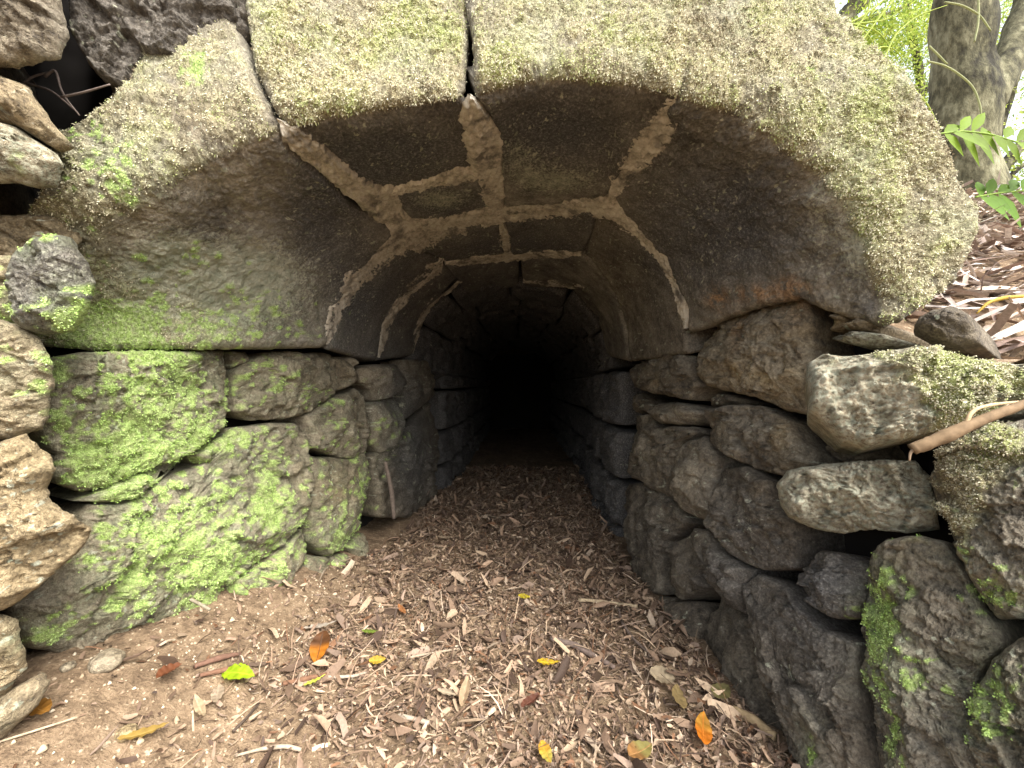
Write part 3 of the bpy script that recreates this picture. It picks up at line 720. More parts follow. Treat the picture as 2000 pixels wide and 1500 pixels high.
# inner left side of the passage
IK = dict(F=F_L, rnd=0.016, bulge=0.02, amp=0.014, y0=1.2)
ls([(706, 719), (737, 712), (797, 712), (797, 743), (774, 771), (737, 787), (729, 761), (706, 747)], **IK)
ls([(730, 792), (788, 764), (797, 789), (788, 836), (769, 869), (741, 887), (727, 869), (730, 827)], **IK)
ls([(730, 892), (793, 845), (849, 780), (858, 873), (853, 975), (811, 1010), (745, 1010), (733, 920)], **IK)
ls([(802, 703), (853, 707), (853, 768), (797, 822), (796, 761)], **IK)
def courses(par, F, xs, y_start, y_end, n=30):
    z = -0.12; k = 0
    while z < 0.84:
        hgt = random.uniform(0.2, 0.32); z2 = min(z+hgt, 0.88)
        if z2 > 0.78: z2 = 0.88
        y = y_start - random.uniform(0, 0.2)
        while y < y_end:
            y2 = y+random.uniform(0.3, 0.55)
            def f(s, t, y1=y, y2=y2, z1=z, z2=z2):
                Y = (y1+y2)/2+(y2-y1)/2*0.97*s; Z = (z1+z2)/2+(z2-z1)/2*0.96*t
                X = np.zeros_like(Y)
                lo, hi = np.full(len(Y), 0.0), np.full(len(Y), 1.5*xs)
                for _ in range(20):
                    m = (lo+hi)/2; ins = F(m, Y, Z) > 0
                    hi = np.where(ins, m, hi); lo = np.where(ins, lo, m)
                return np.stack([lo, Y, Z], -1)
            child(stone_param(None, F, f, n, amp=0.018, fine=.008, rnd=0.025, bulge=0.025, dark=.7), par)  # dark film here paints the darkness of the deep passage
            y = y2
        z = z2
        if z >= 0.88: break
courses(lw, F_L, -1, 3.15, 7.2)

# ------------------------------------------------------------------ wall right of the mouth
rw = thing('dry_stone_wall', 'shadowed dry stone wall along the right side of the tunnel mouth', 'wall', (0.6, 1.2, 0.0))
def rs(poly, **kw):
    k = dict(F=F_R, speck=.09, tan=.18, facet=.10, rnd=0.011, bulge=0.024, amp=0.011, fine=0.008, tilt=0.015, rag=4.5); k.update(kw)
    return child(stone(None, poly, **k), rw)
rs([(1340, 690), (1365, 625), (1480, 592), (1570, 570), (1588, 620), (1582, 690), (1576, 800), (1582, 815), (1524, 798), (1464, 774), (1398, 759), (1362, 750)], off=0.0, tone=.6, tan=.4)
rs([(1222, 714), (1280, 690), (1336, 692), (1362, 752), (1344, 780), (1278, 768), (1236, 756)], tone=.45)
rs([(1584, 690), (1614, 672), (1680, 680), (1752, 672), (1830, 668), (1920, 700), (2020, 705), (2150, 720), (2150, 790), (1920, 812), (1836, 840), (1758, 858), (1704, 870), (1656, 858), (1614, 822), (1583, 798), (1580, 720)], F=F_ledge, off=0.0, rnd=0.025, bulge=0.035, fine=0.011, amp=0.014, tone=.95, lich=.6, tan=.6, speck=.3)
rs([(1610, 639), (1627, 609), (1660, 611), (1668, 630), (1630, 648)], rnd=0.012, bulge=.012, off=.01, tan=.6)
rs([(1650, 645), (1688, 618), (1712, 632), (1704, 647)], rnd=0.010, bulge=.012, off=.01, tan=.6)
rs([(1610, 656), (1673, 648), (1745, 656), (1756, 670), (1700, 678), (1640, 668)], rnd=0.008, bulge=.006, off=.025, lich=.6)
rs([(1775, 650), (1790, 618), (1850, 588), (1890, 610), (1895, 655), (1830, 668)], off=.0, tone=.3, rnd=.02)
rs([(1355, 798), (1434, 788), (1482, 794), (1542, 824), (1582, 882), (1582, 906), (1536, 934), (1470, 916), (1422, 892), (1370, 864), (1358, 828)], bulge=.035, tone=.5)
rs([(1266, 792), (1290, 783), (1332, 786), (1347, 804), (1332, 828), (1272, 828)], rnd=.015, bulge=.012)
rs([(1222, 808), (1264, 806), (1272, 834), (1335, 832), (1352, 846), (1326, 858), (1306, 912), (1309, 982), (1266, 958), (1254, 940), (1224, 934)], rnd=.02)
rs([(1329, 860), (1362, 851), (1396, 894), (1391, 960), (1385, 1018), (1356, 1012), (1322, 982), (1309, 936)], bulge=.035)
rs([(1397, 914), (1452, 908), (1510, 942), (1518, 984), (1548, 1022), (1536, 1108), (1482, 1114), (1440, 1096), (1406, 1056), (1391, 1014)], bulge=.04, tone=.35)
rs([(1512, 948), (1536, 918), (1584, 909), (1650, 900), (1790, 894), (1822, 924), (1836, 1014), (1842, 1034), (1768, 1042), (1698, 1034), (1644, 1043), (1584, 1034), (1536, 1010), (1518, 978)], F=F_slab, off=.0, rnd=.016, bulge=.02, fine=.012, amp=.016, tone=.95, lich=.6, tan=.5, speck=.3)
rs([(1222, 944), (1254, 944), (1320, 986), (1336, 1020), (1300, 1056), (1288, 1110), (1288, 1160), (1260, 1160), (1232, 1120), (1221, 1020)], tone=.4)
rs([(1292, 1114), (1322, 1056), (1344, 1030), (1372, 1074), (1372, 1116), (1378, 1146), (1326, 1172), (1290, 1160)], tone=.35)
rs([(1347, 1030), (1386, 1036), (1404, 1072), (1456, 1110), (1450, 1152), (1432, 1200), (1398, 1176), (1382, 1140), (1376, 1080), (1349, 1056)], off=.01, tone=.45, amp=.018)
rs([(1544, 1092), (1566, 1070), (1620, 1076), (1678, 1112), (1678, 1176), (1660, 1206), (1614, 1208), (1568, 1176), (1547, 1134)], off=-.02, bulge=.045, tone=.4)
rs([(1445, 1140), (1470, 1119), (1524, 1142), (1554, 1184), (1590, 1226), (1666, 1256), (1678, 1320), (1690, 1392), (1714, 1488), (1750, 1600), (1640, 1640), (1600, 1580), (1538, 1452), (1502, 1368), (1484, 1290), (1460, 1230)], bulge=.035, tone=.4, amp=.015)
rs([(1354, 1160), (1380, 1158), (1408, 1200), (1456, 1226), (1480, 1308), (1498, 1380), (1536, 1470), (1590, 1600), (1500, 1600), (1450, 1480), (1390, 1380), (1346, 1280)], off=-.025, tone=.35)
rs([(1300, 1176), (1338, 1172), (1352, 1200), (1346, 1270), (1310, 1240)], rnd=.018, tone=.3)
rs([(1698, 1076), (1740, 1052), (1800, 1046), (1846, 1060), (1882, 1112), (1942, 1220), (1958, 1262), (1916, 1320), (1904, 1392), (1934, 1500), (1990, 1640), (1780, 1640), (1742, 1560), (1712, 1488), (1694, 1380), (1676, 1260), (1682, 1170), (1691, 1110)], off=.02, bulge=.03, tone=.5)
rs([(1806, 936), (1836, 878), (1890, 852), (1938, 828), (2004, 812), (2150, 795), (2150, 1170), (2004, 1204), (1998, 1210), (1946, 1210), (1910, 1152), (1862, 1068), (1838, 1008), (1812, 972)], off=.03, bulge=.03, rnd=.04, tone=.6, lich=.15)
rs([(1902, 1392), (1926, 1332), (1956, 1286), (1998, 1250), (2150, 1190), (2150, 1640), (1990, 1640), (1944, 1530), (1908, 1440)], off=.03, bulge=.03, tone=.55)
rs([(1560, 828), (1632, 838), (1660, 880), (1620, 905), (1590, 890)], off=-.06, tone=.2)
rs([(1230, 1120), (1260, 1160), (1290, 1165), (1300, 1230), (1260, 1180)], off=-.02, rnd=.015, tone=.3)
rs([(1221, 770), (1240, 768), (1262, 790), (1262, 804), (1221, 806)], off=-.03, rnd=.015, tone=.3)
rs([(1345, 760), (1395, 765), (1460, 785), (1400, 790), (1350, 795)], off=-.05, rnd=.015, tone=.25)
courses(rw, F_R, 1, 2.2, 7.2)

# ------------------------------------------------------------------ rubble wing at the left edge
ww = thing('rubble_wall', 'heap-like rubble wall of tan boulders at the left edge of the photo', 'wall', (-0.9, 0.7, 0.2))
def wsn(poly, **kw):
    poly = [(u+(26 if u > -60 else 0), v+(3 if v > 700 else -3)) for u, v in poly]
    k = dict(F=F_W, rnd=0.018, bulge=0.035, amp=0.013, fine=0.007, rag=3, thick=0.3, tilt=.015, back='ray', tan=.55); k.update(kw)
    return child(stone(None, poly, **k), ww)
wsn([(-160, -90), (60, -90), (88, 23), (93, 61), (79, 103), (47, 117), (0, 124), (-160, 124)], tan=.3, lich=.3)
wsn([(40, -150), (480, -150), (452, 0), (440, 20), (385, 34), (330, 62), (250, 84), (180, 102), (110, 86), (70, 40), (40, -20)], off=-.10, tone=.25, dark=.45, thick=.5, tan=.2)
wsn([(-420, -460), (120, -460), (130, -120), (-50, -85), (-420, -85)], thick=.5)  # unseen stone above the view, added to shade the crevice
wsn([(125, -460), (470, -460), (470, -140), (135, -130)], off=-.05, thick=.5)  # likewise unseen, added for the shade it casts below
wsn([(-160, 100), (0, 145), (19, 168), (42, 200), (75, 243), (107, 280), (79, 290), (37, 266), (0, 243), (-160, 205)], rnd=.02, tan=.65)
wsn([(-160, 215), (0, 246), (37, 271), (79, 299), (93, 322), (70, 359), (33, 362), (0, 355), (-160, 350)], lich=.6, tone=.7)
wsn([(22, 510), (70, 474), (126, 473), (150, 509), (172, 560), (162, 607), (131, 651), (70, 661), (24, 640), (9, 560)], off=.03, bulge=.05, tone=.2, wet=.95, dark=.45, tan=.2)
wsn([(-160, 510), (5, 503), (25, 520), (14, 570), (26, 645), (-160, 640)], tone=.5)
wsn([(-160, 640), (0, 631), (43, 645), (69, 669), (92, 707), (85, 749), (69, 797), (53, 835), (0, 853), (-160, 860)], off=.03, tan=.6, mossk=.5)
wsn([(-160, 866), (0, 858), (53, 839), (101, 883), (115, 904), (95, 941), (107, 966), (141, 993), (160, 1027), (139, 1069), (80, 1123), (32, 1160), (0, 1173), (-160, 1180)], off=.05, amp=.022, fine=.007, tan=.8, mossk=.15)
wsn([(-160, 1186), (0, 1189), (21, 1203), (35, 1261), (32, 1299), (0, 1341), (-160, 1370)], off=.02, tan=.7)
wsn([(-160, 1360), (0, 1338), (48, 1317), (69, 1331), (55, 1368), (0, 1420), (-160, 1480)], off=.02, tone=.6)
wsn([(-160, 365), (30, 368), (20, 420), (-10, 500), (-160, 500)], off=-.12, tone=.2)
wsn([(30, -200), (160, -200), (170, 40), (90, 110), (60, 40)], off=-.2, tone=.15, dark=.6)  # set-back crevice stone, the cavity's shade put into its dark colour
wsn([(90, 120), (200, 105), (290, 90), (240, 150), (160, 220), (110, 250)], off=-.16, tone=.15, dark=.6)  # same: crevice shade painted as a darker stone

def carry_on(par, F, yfun, x0, x1, z0, z1, tan):
    z = z0
    while z < z1:
        hgt = random.uniform(0.2, 0.32); x = x0 if z else x0
        while abs(x) < abs(x1):
            wd_ = random.uniform(0.26, 0.5)*np.sign(x1)
            f = lambda s_, t_, x=x, wd_=wd_, z=z, hgt=hgt: np.stack([x+wd_/2+wd_/2*.97*s_, yfun(x+wd_/2+wd_/2*.97*s_), z+hgt/2+hgt/2*.96*t_], -1)
            child(stone_param(None, F, f, 26, amp=0.016, rnd=0.03, bulge=0.03, thick=.35, dark=.2, tan=tan, speck=.12), par)
            x += wd_
        z += hgt
carry_on(ww, F_W, lambda x: 0.70+0.35*(x+0.8), -0.97, -2.5, 0.1, 1.6, .5)
F_RX = lambda X, Y, Z: Y-(0.50-0.19*(X-0.78))
carry_on(rw, F_RX, lambda x: 0.50-0.19*(x-0.78), 0.82, 2.4, -0.12, 0.42, .3)

# ------------------------------------------------------------------ leaf litter, pebbles
def on_ground(u, v):
    dx = (u-CU)/FPX; dz = -(v-CV)/FPX
    y = 0.3
    while y < 8:
        if CAMZ+dz*y < float(ground_h(np.array([dx*y]), np.array([y]))[0]): break
        y += 0.004
    return dx*y, y, CAMZ+dz*y
def rotm(yaw, pitch, roll):
    cy, sy, cp, sp, cr, sr = np.cos(yaw), np.sin(yaw), np.cos(pitch), np.sin(pitch), np.cos(roll), np.sin(roll)
    return np.stack([np.stack([cy*cp, cy*sp*sr-sy*cr, cy*sp*cr+sy*sr], -1), np.stack([sy*cp, sy*sp*sr+cy*cr, sy*sp*cr-cy*sr], -1), np.stack([-sp, cp*sr, cp*cr], -1)], -2)
LPAL = np.array([(.40, .29, .20), (.27, .19, .13), (.16, .11, .075), (.075, .048, .032), (.50, .39, .27), (.22, .12, .065), (.33, .25, .19), (.11, .075, .055), (.58, .48, .36)])
def litter(name, x, y, z, L, W, tiltsd, lift, kind_w, cols=None):
    n = len(x); st = np.array([-.5, -.2, .15, .5]); 
    profs = np.array([[.12, 1, .8, .06], [.7, 1, .9, .55], [.8, .95, 1, .85], [.3, .8, 1, .2]])
    pr = profs[rng.choice(4, n, p=kind_w)]
    fold = rng.normal(0.12, 0.18, n); curl = rng.normal(0, 0.35, n); sway = rng.normal(0, .18, n)
    c3 = np.array([-1, 0, 1.])
    lx = st[None, :, None]*L[:, None, None]*np.ones((1, 1, 3))
    ly = c3[None, None]*pr[:, :, None]*W[:, None, None]*.5*(1+rng.uniform(-.25, .25, (n, 4, 3))) + (sway*L)[:, None, None]*(st**2)[None, :, None]
    lz = np.abs(c3)[None, None]*fold[:, None, None]*W[:, None, None]*pr[:, :, None] + (curl*L)[:, None, None]*(st**2)[None, :, None]
    pts = np.stack([lx, ly, lz], -1).reshape(n, 12, 3)
    Rm = rotm(rng.uniform(0, 2*pi, n), rng.normal(0, tiltsd, n), rng.normal(0, tiltsd*1.2, n))
    pts = np.einsum('nij,nkj->nki', Rm, pts)
    mn = pts[:, :, 2].min(1)
    base = np.stack([x, y, z - mn*0.65 + lift*rng.uniform(0, 1, n)**2], -1)
    V = (pts+base[:, None]).reshape(-1, 3)
    I = np.arange(12).reshape(4, 3); q = np.stack([I[:-1, :-1], I[:-1, 1:], I[1:, 1:], I[1:, :-1]], -1).reshape(-1, 4)
    Q = (q[None]+(np.arange(n)*12)[:, None, None]).reshape(-1, 4)
    tint = np.array([1.0, 1.0, 1.0])
    if cols is None:
        tint = np.array([.88, .83, .80]); cols = LPAL[rng.choice(len(LPAL), n, p=[.19, .17, .14, .09, .14, .06, .10, .05, .06])]
    c = cols*tint*rng.uniform(.6, 1.1, n)[:, None]
    c = np.repeat(np.concatenate([c, np.ones((n, 1))], 1), 12, 0)
    o = mk(name, V, Q, None, M_LITTER, None, {'col': c}); return o
def scatter(n, x0, x1, y0, y1, keep):
    xs, ys = [], []
    while sum(map(len, xs)) < n:
        x = rng.uniform(x0, x1, n); y = rng.uniform(y0, y1, n); k = keep(x, y) > rng.uniform(0, 1, n)
        xs.append(x[k]); ys.append(y[k])
    return np.concatenate(xs)[:n], np.concatenate(ys)[:n]
def inside(x, y):
    zf = np.zeros_like(x)+0.05
    return (F_L(x, y, zf) < -0.02) & (F_R(x, y, zf) < -0.01)
def dens(x, y):
    p = np.stack([x, y, 0*x], -1)
    d = ss(-0.80, -0.48, x + 0.20*fbm(p, 3, 2)) * np.clip(0.75+0.45*fbm(p, 5, 2), .2, 1)
    d = np.maximum(d, 0.10)
    d *= 0.35+0.65*ss(0.62, 0.95, y+0.25*(x))   # barer soil towards the viewer
    return d*inside(x, y)
for (cnt, l0, l1, w0, w1, kw, lift) in ((32000, .005, .022, .002, .008, [.2, .4, .25, .15], .008), (8500, .014, .038, .004, .012, [.3, .35, .15, .2], .012), (1000, .04, .085, .010, .026, [.4, .2, .1, .3], .022), (3800, .03, .11, .0015, .0038, [0, .2, .8, 0], .014)):
    x, y = scatter(cnt, -1.0, .62, .55, 3.9, dens)
    o = litter('leaf_litter', x, y, ground_h(x, y)+.001, rng.uniform(l0, l1, cnt), rng.uniform(w0, w1, cnt), .42, lift, kw)
    tag(o, None, None, None, 'stuff')
# litter on the bank at the right
def bankd(x, y): return (x > 0.98) & (mound_h(x, y) > 0)
x, y = scatter(2600, .95, 3.0, .86, 2.5, lambda x, y: 1.0*(x > 0.95*y))
o = litter('bank_litter', x, y, mound_h(x, y)+.004, rng.uniform(.05, .22, 2600), rng.uniform(.008, .022, 2600), .3, .03, [.5, .1, .4, 0],
           np.array([(.58, .50, .44), (.70, .63, .57), (.42, .34, .29), (.62, .50, .40), (.28, .20, .16)])[rng.choice(5, 2600)]); o['kind'] = 'stuff'
# pebbles
n = 2600
x, y = scatter(n, -1.05, .6, .5, 2.4, lambda x, y: inside(x, y)*(0.35+.65*ss(-.3, -.6, x)+.5*ss(.95, .7, y)))
r = rng.uniform(.0012, .0045, n)*(1+1.0*(rng.uniform(0, 1, n) > .96))
oc = np.array([(1, 0, 0), (-1, 0, 0), (0, 1, 0), (0, -1, 0), (0, 0, 1), (0, 0, -1)], float)
of = np.array([(0, 2, 4), (2, 1, 4), (1, 3, 4), (3, 0, 4), (2, 0, 5), (1, 2, 5), (3, 1, 5), (0, 3, 5)])
V = oc[None]*r[:, None, None]*rng.uniform(.6, 1.3, (n, 6, 1)); V = V + np.stack([x, y, ground_h(x, y)+r*.4], -1)[:, None]
T = (of[None]+(np.arange(n)*6)[:, None, None]).reshape(-1, 3)
pc = np.array([(.5, .4, .27), (.38, .28, .18), (.62, .54, .40), (.28, .2, .13)])[rng.choice(4, n)]
o = mk('gravel', V.reshape(-1, 3), None, T, M_LITTER, None, {'col': np.repeat(np.concatenate([pc, np.ones((n, 1))], 1), 6, 0)}); o['kind'] = 'stuff'

# ------------------------------------------------------------------ single leaves, sticks, stones one can point to
def leaf(name, label, uv, L, W, yaw, col, col2=None, pitch=0.1, roll=0.1, fold=.25, curl=.3, shape='oval', group=None, cat='leaf', lift=.024, teeth=0):
    ns, nt = 22, 7
    s = np.linspace(0, 1, ns)
    if shape == 'oval': wd = np.sin(pi*s**0.85)**0.75
    elif shape == 'lance': wd = np.sin(pi*s**0.7)**1.1
    elif shape == 'round': wd = np.clip(np.sin(pi*s), 0, 1)**0.5
    else: wd = np.clip(np.minimum(s*8, (1-s)*5), 0, 1)**.6*(.8+.2*np.sin(9*s))
    if teeth: wd = wd*(1+0.16*np.abs(((s*teeth) % 1)-.5)*2-.08)
    t = np.linspace(-1, 1, nt)
    x = np.repeat(((s-.5)*L)[:, None], nt, 1); y = wd[:, None]*t[None]*W/2
    z = np.abs(t)[None]*wd[:, None]*W*.5*fold + (curl*L*(s-.5)**2)[:, None] + .0015*np.sin(30*s)[:, None]*t[None]
    p = np.stack([x, y, z], -1).reshape(-1, 3)
    p = p @ rotm(np.array(yaw), np.array(pitch), np.array(roll)).T
    g = on_ground(*uv)
    p[:, 2] += -p[:, 2].min()*.6 + lift
    if sum(col) > 1.2: col = tuple(c*.78 for c in col)
    cols = np.repeat(np.array(col)[None], ns*nt, 0)
    if col2 is not None:
        f = np.repeat(ss(.35, .62, s), nt)[:, None]; cols = cols*(1-f)+np.array(col2)[None]*f
    nz = .8+.35*fbm(p, 60, 2)[:, None]; cols = np.clip(cols*nz, 0, 1)
    I = np.arange(ns*nt).reshape(ns, nt); q = np.stack([I[:-1, :-1], I[:-1, 1:], I[1:, 1:], I[1:, :-1]], -1).reshape(-1, 4)
    o = mk(name, p, q, None, M_LEAF, None, {'col': np.concatenate([cols, np.ones((len(cols), 1))], 1)})
    o.location = (g[0], g[1], g[2])
    tag(o, label, cat, group)
    # midrib as a part
    k = nt//2; rib = p.reshape(ns, nt, 3)[:, k]; ry = .0009
    side = np.array([-sin(yaw), cos(yaw), 0])
    rv = np.stack([rib-side*ry, rib+[0, 0, .0012], rib+side*ry], 1).reshape(-1, 3)
    I = np.arange(ns*3).reshape(ns, 3); q = np.stack([I[:-1, :-1], I[:-1, 1:], I[1:, 1:], I[1:, :-1]], -1).reshape(-1, 4)
    mk('midrib', rv, q, None, M_TWIG, o, {'col': np.tile(np.array([*(np.array(col)*.75), 1.0]), (len(rv), 1))})
    return o
GL = 'fallen leaves lying on the litter'
leaf('fallen_leaf', 'two-tone orange leaf with dark brown upper half, upright on the litter', (625, 1290), .085, .050, radians(-80), (.13, .055, .02), (.56, .20, .02), pitch=.5, group=GL, curl=.1)
leaf('fallen_leaf', 'bright lime green serrated leaf lying on bare litter', (464, 1338), .082, .036, radians(-8), (.40, .58, .02), pitch=0, roll=.35, teeth=7, group=GL, curl=-.3)
leaf('fallen_leaf', 'slender pale lime leaf slanting beside the two-tone orange leaf', (614, 1350), .055, .012, radians(55), (.52, .55, .08), shape='lance', group=GL)
leaf('fallen_leaf', 'small mustard yellow leaf right of the two-tone orange leaf', (737, 1308), .045, .024, radians(20), (.55, .38, .05), group=GL, roll=.4)
leaf('fallen_leaf', 'golden yellow leaf in the middle of the litter with pale stalk', (1071, 1311), .066, .024, radians(8), (.66, .44, .03), group=GL, shape='lance')
leaf('fallen_leaf', 'tiny yellow leaf farthest inside the passage', (1024, 1179), .045, .022, radians(-5), (.62, .50, .04), group=GL, roll=.3)
leaf('fallen_leaf', 'glossy bright orange leaf standing out near the right wall foot', (1373, 1448), .075, .036, radians(66), (.62, .19, .015), (.50, .24, .03), group=GL, roll=.35, pitch=-.2)
leaf('fallen_leaf', 'orange and yellow leaf cut by the bottom edge of the photo', (1066, 1493), .05, .026, radians(-70), (.66, .36, .04), (.6, .5, .1), group=GL)
leaf('fallen_leaf', 'brown leaf with olive tip near the bottom edge beside the orange leaf', (1250, 1490), .07, .04, radians(30), (.38, .20, .07), (.36, .31, .1), group=GL)
leaf('fallen_leaf', 'large olive tan leaf folded upright at the right wall foot', (1325, 1385), .09, .036, radians(75), (.34, .25, .11), group=GL, roll=.4)
leaf('fallen_leaf', 'wrinkled olive leaf leaning on the pale bark strip', (1408, 1372), .075, .04, radians(40), (.25, .22, .09), group=GL, roll=.2)
leaf('fallen_leaf', 'broad pale beige oval leaf with torn edge near the right wall', (1293, 1340), .062, .055, radians(-20), (.62, .50, .33), shape='round', group=GL)
leaf('fallen_leaf', 'dark reddish brown folded leaf in the front litter', (1036, 1390), .075, .022, radians(48), (.16, .065, .04), group=GL, fold=.6)
leaf('fallen_leaf', 'curled rusty brown leaf on the edge of the bare soil', (330, 1336), .055, .028, radians(80), (.24, .09, .04), group=GL, fold=.8)
leaf('fallen_leaf', 'orange brown leaf below the leftmost boulder', (76, 1412), .05, .032, radians(-15), (.36, .17, .03), group=GL)
leaf('fallen_leaf', 'cream curled leaf on the soil left of the litter', (392, 1410), .07, .017, radians(-38), (.68, .53, .33), shape='lance', group=GL, curl=.7)
leaf('fallen_leaf', 'pale triangular dry leaf below the lime green leaf', (425, 1380), .05, .024, radians(-60), (.58, .46, .32), group=GL)
leaf('fallen_leaf', 'long pale leaf pointing at a standing tan leaf in the front litter', (880, 1373), .07, .018, radians(-4), (.60, .48, .33), shape='lance', group=GL)
leaf('fallen_leaf', 'tan folded leaf standing upright in the front litter', (908, 1375), .07, .024, radians(80), (.50, .36, .22), group=GL, pitch=-.5, fold=.7)
leaf('fallen_leaf', 'russet narrow leaf lying above the golden yellow leaf', (785, 1205), .06, .018, radians(-50), (.44, .19, .07), group=GL)
leaf('fallen_leaf', 'grey white split leaf behind the two-tone orange leaf', (625, 1240), .085, .02, radians(35), (.58, .50, .40), shape='lance', group=GL)
leaf('fallen_leaf', 'mustard drooping leaf on soil at bottom left', (280, 1458), .07, .02, radians(38), (.42, .28, .07), group=GL)
leaf('fallen_leaf', 'cream leaf lying on the dark litter inside the mouth', (870, 1060), .075, .028, radians(12), (.52, .40, .27), group=GL)
leaf('fallen_leaf', 'small green leaf sprig half buried in the litter', (723, 1250), .05, .016, radians(5), (.16, .22, .03), group=GL)

def tube(name, pts, radii, col, parent=None, mat=None, k=8, rough=.12, seed=0):
    pts = np.array(pts, float); m = len(pts)
    rad = np.interp(np.linspace(0, 1, m), np.linspace(0, 1, len(radii)), radii)
    T = np.gradient(pts, axis=0); T /= np.linalg.norm(T, axis=1)[:, None]
    up = np.array([0, 0, 1.0]) if abs(T[0, 2]) < .9 else np.array([1.0, 0, 0])
    A = np.cross(T, up); A /= np.linalg.norm(A, axis=1)[:, None]; Bv = np.cross(A, T)
    an = np.linspace(0, 2*pi, k, endpoint=False)
    V = pts[:, None] + (A[:, None]*np.cos(an)[None, :, None]+Bv[:, None]*np.sin(an)[None, :, None])*rad[:, None, None]
    nrm = V-pts[:, None]
    V = V.reshape(-1, 3); f = fbm(V, .5/np.mean(rad), 3, .5, seed)
    V = V + nrm.reshape(-1, 3)*(rough*f)[:, None]
    I = np.arange(m*k).reshape(m, k); J = np.roll(I, -1, 1)
    q = np.stack([I[:-1], J[:-1], J[1:], I[1:]], -1).reshape(-1, 4)
    V = np.concatenate([V, pts[:1], pts[-1:]]); a, b = m*k, m*k+1
    t = [(a, J[0, i], I[0, i]) for i in range(k)] + [(b, I[-1, i], J[-1, i]) for i in range(k)]
    return mk(name, V, q, t, mat or M_TWIG, parent, {'col': np.tile(np.array([*col, 1.0]), (len(V), 1))})
def bez(pts, n=24):
    p = np.array(pts, float)
    t = np.linspace(0, 1, n)
    s = np.linspace(0, 1, len(p))
    out = np.stack([np.interp(t, s, p[:, i]) for i in range(3)], 1)
    k = np.array([1, 2, 3, 2, 1.])/9
    for _ in range(2):
        q = out.copy()
        for i in range(3): q[:, i] = np.convolve(np.pad(out[:, i], 2, mode='edge'), k, 'valid')
        q[0], q[-1] = out[0], out[-1]; out = q
    return out
def stick(name, label, uvs, rad, col, lift=.012, cat='stick', group='sticks on the litter'):
    pts = [np.array(on_ground(u, v)) for u, v in uvs]
    for p in pts: p[2] += lift
    o = tube(name, bez(pts, max(10, 6*len(pts))), rad, tuple(c*.72 for c in col), seed=uvs[0][0]); return tag(o, label, cat, group)
stick('stick', 'pale straight cream stick lying across the litter near the right wall', [(1130, 1178), (1190, 1184), (1245, 1192)], [.008, .0065], (.60, .47, .30))
stick('stick', 'thick grey brown stick slanting in the middle of the litter', [(1075, 1255), (1125, 1268), (1160, 1290), (1200, 1312)], [.008, .010, .006], (.23, .17, .14))
stick('stick', 'thin pale twig left of the golden yellow leaf', [(800, 1292), (850, 1282), (897, 1275)], [.0035, .003], (.48, .38, .27))
stick('stick', 'pale curved twig along the bottom edge of the litter', [(460, 1488), (510, 1474), (560, 1468), (588, 1476)], [.002, .004, .004], (.55, .44, .32))
stick('stick', 'brown thick stick under the slender lime leaf', [(552, 1345), (600, 1335), (640, 1325)], [.005, .007, .004], (.25, .13, .075))
stick('stick', 'pale twig joining the brown stick and mustard yellow leaf', [(640, 1332), (690, 1330), (715, 1322)], [.0045, .003], (.52, .42, .32))
stick('stick', 'dark twig curving up from the front left litter', [(455, 1440), (480, 1415), (505, 1385)], [.003, .0025], (.10, .07, .05))
stick('stick', 'thin straw on the bare soil at bottom left', [(-10, 1466), (70, 1440), (150, 1414)], [.002, .0016], (.62, .50, .34))
stick('stick', 'short pale stub lying on the small base stone of the left wall', [(372, 1205), (392, 1215), (410, 1226)], [.004, .0035], (.36, .31, .22), lift=.045)
stick('stick', 'long reddish bark strips along the left edge of the litter', [(380, 1312), (430, 1294), (470, 1286)], [.005, .007, .004], (.22, .12, .08))
stick('stick', 'second reddish bark strip nearer the lime green leaf', [(390, 1330), (440, 1318), (480, 1310)], [.004, .006, .004], (.25, .13, .08))
stick('stick', 'pale twig lying on dark litter deep in the passage', [(912, 1016), (945, 1010), (980, 1016)], [.004, .003], (.30, .24, .17))
stick('stick', 'short chunky pale stick in the front litter', [(778, 1408), (810, 1414), (838, 1422)], [.0055, .005], (.56, .46, .35))
stick('bark_strip', 'broad pale buff bark strip at the right wall foot', [(1432, 1392), (1470, 1418), (1515, 1450)], [.006, .014, .009], (.55, .40, .22), cat='bark', group=None)
stick('stick', 'dark forked-looking twig near the right litter edge', [(1208, 1195), (1215, 1225), (1240, 1260), (1270, 1285)], [.004, .005, .003], (.20, .15, .12))
# stick leaning on inner left wall
P0 = march(np.array([733., 752.]), np.array([900., 1000.]), F_L, 1.2)
tag(tube('stick', bez([P0[0]+[.05, -.02, 0], (P0[0]+P0[1])/2+[.055, -.02, .0], P0[1]+[.05, -.03, -.02]], 16), [.008, .011, .009], (.16, .125, .10)), 'dark upright stick leaning on the inner left wall', 'stick')
g = on_ground(826, 985)
tag(tube('twig', bez([g, (g[0]+.02, g[1], g[2]+.05), (g[0]+.05, g[1], g[2]+.10)], 10), [.004, .002], (.16, .12, .09)), 'little twig standing up from the litter inside the mouth', 'twig')
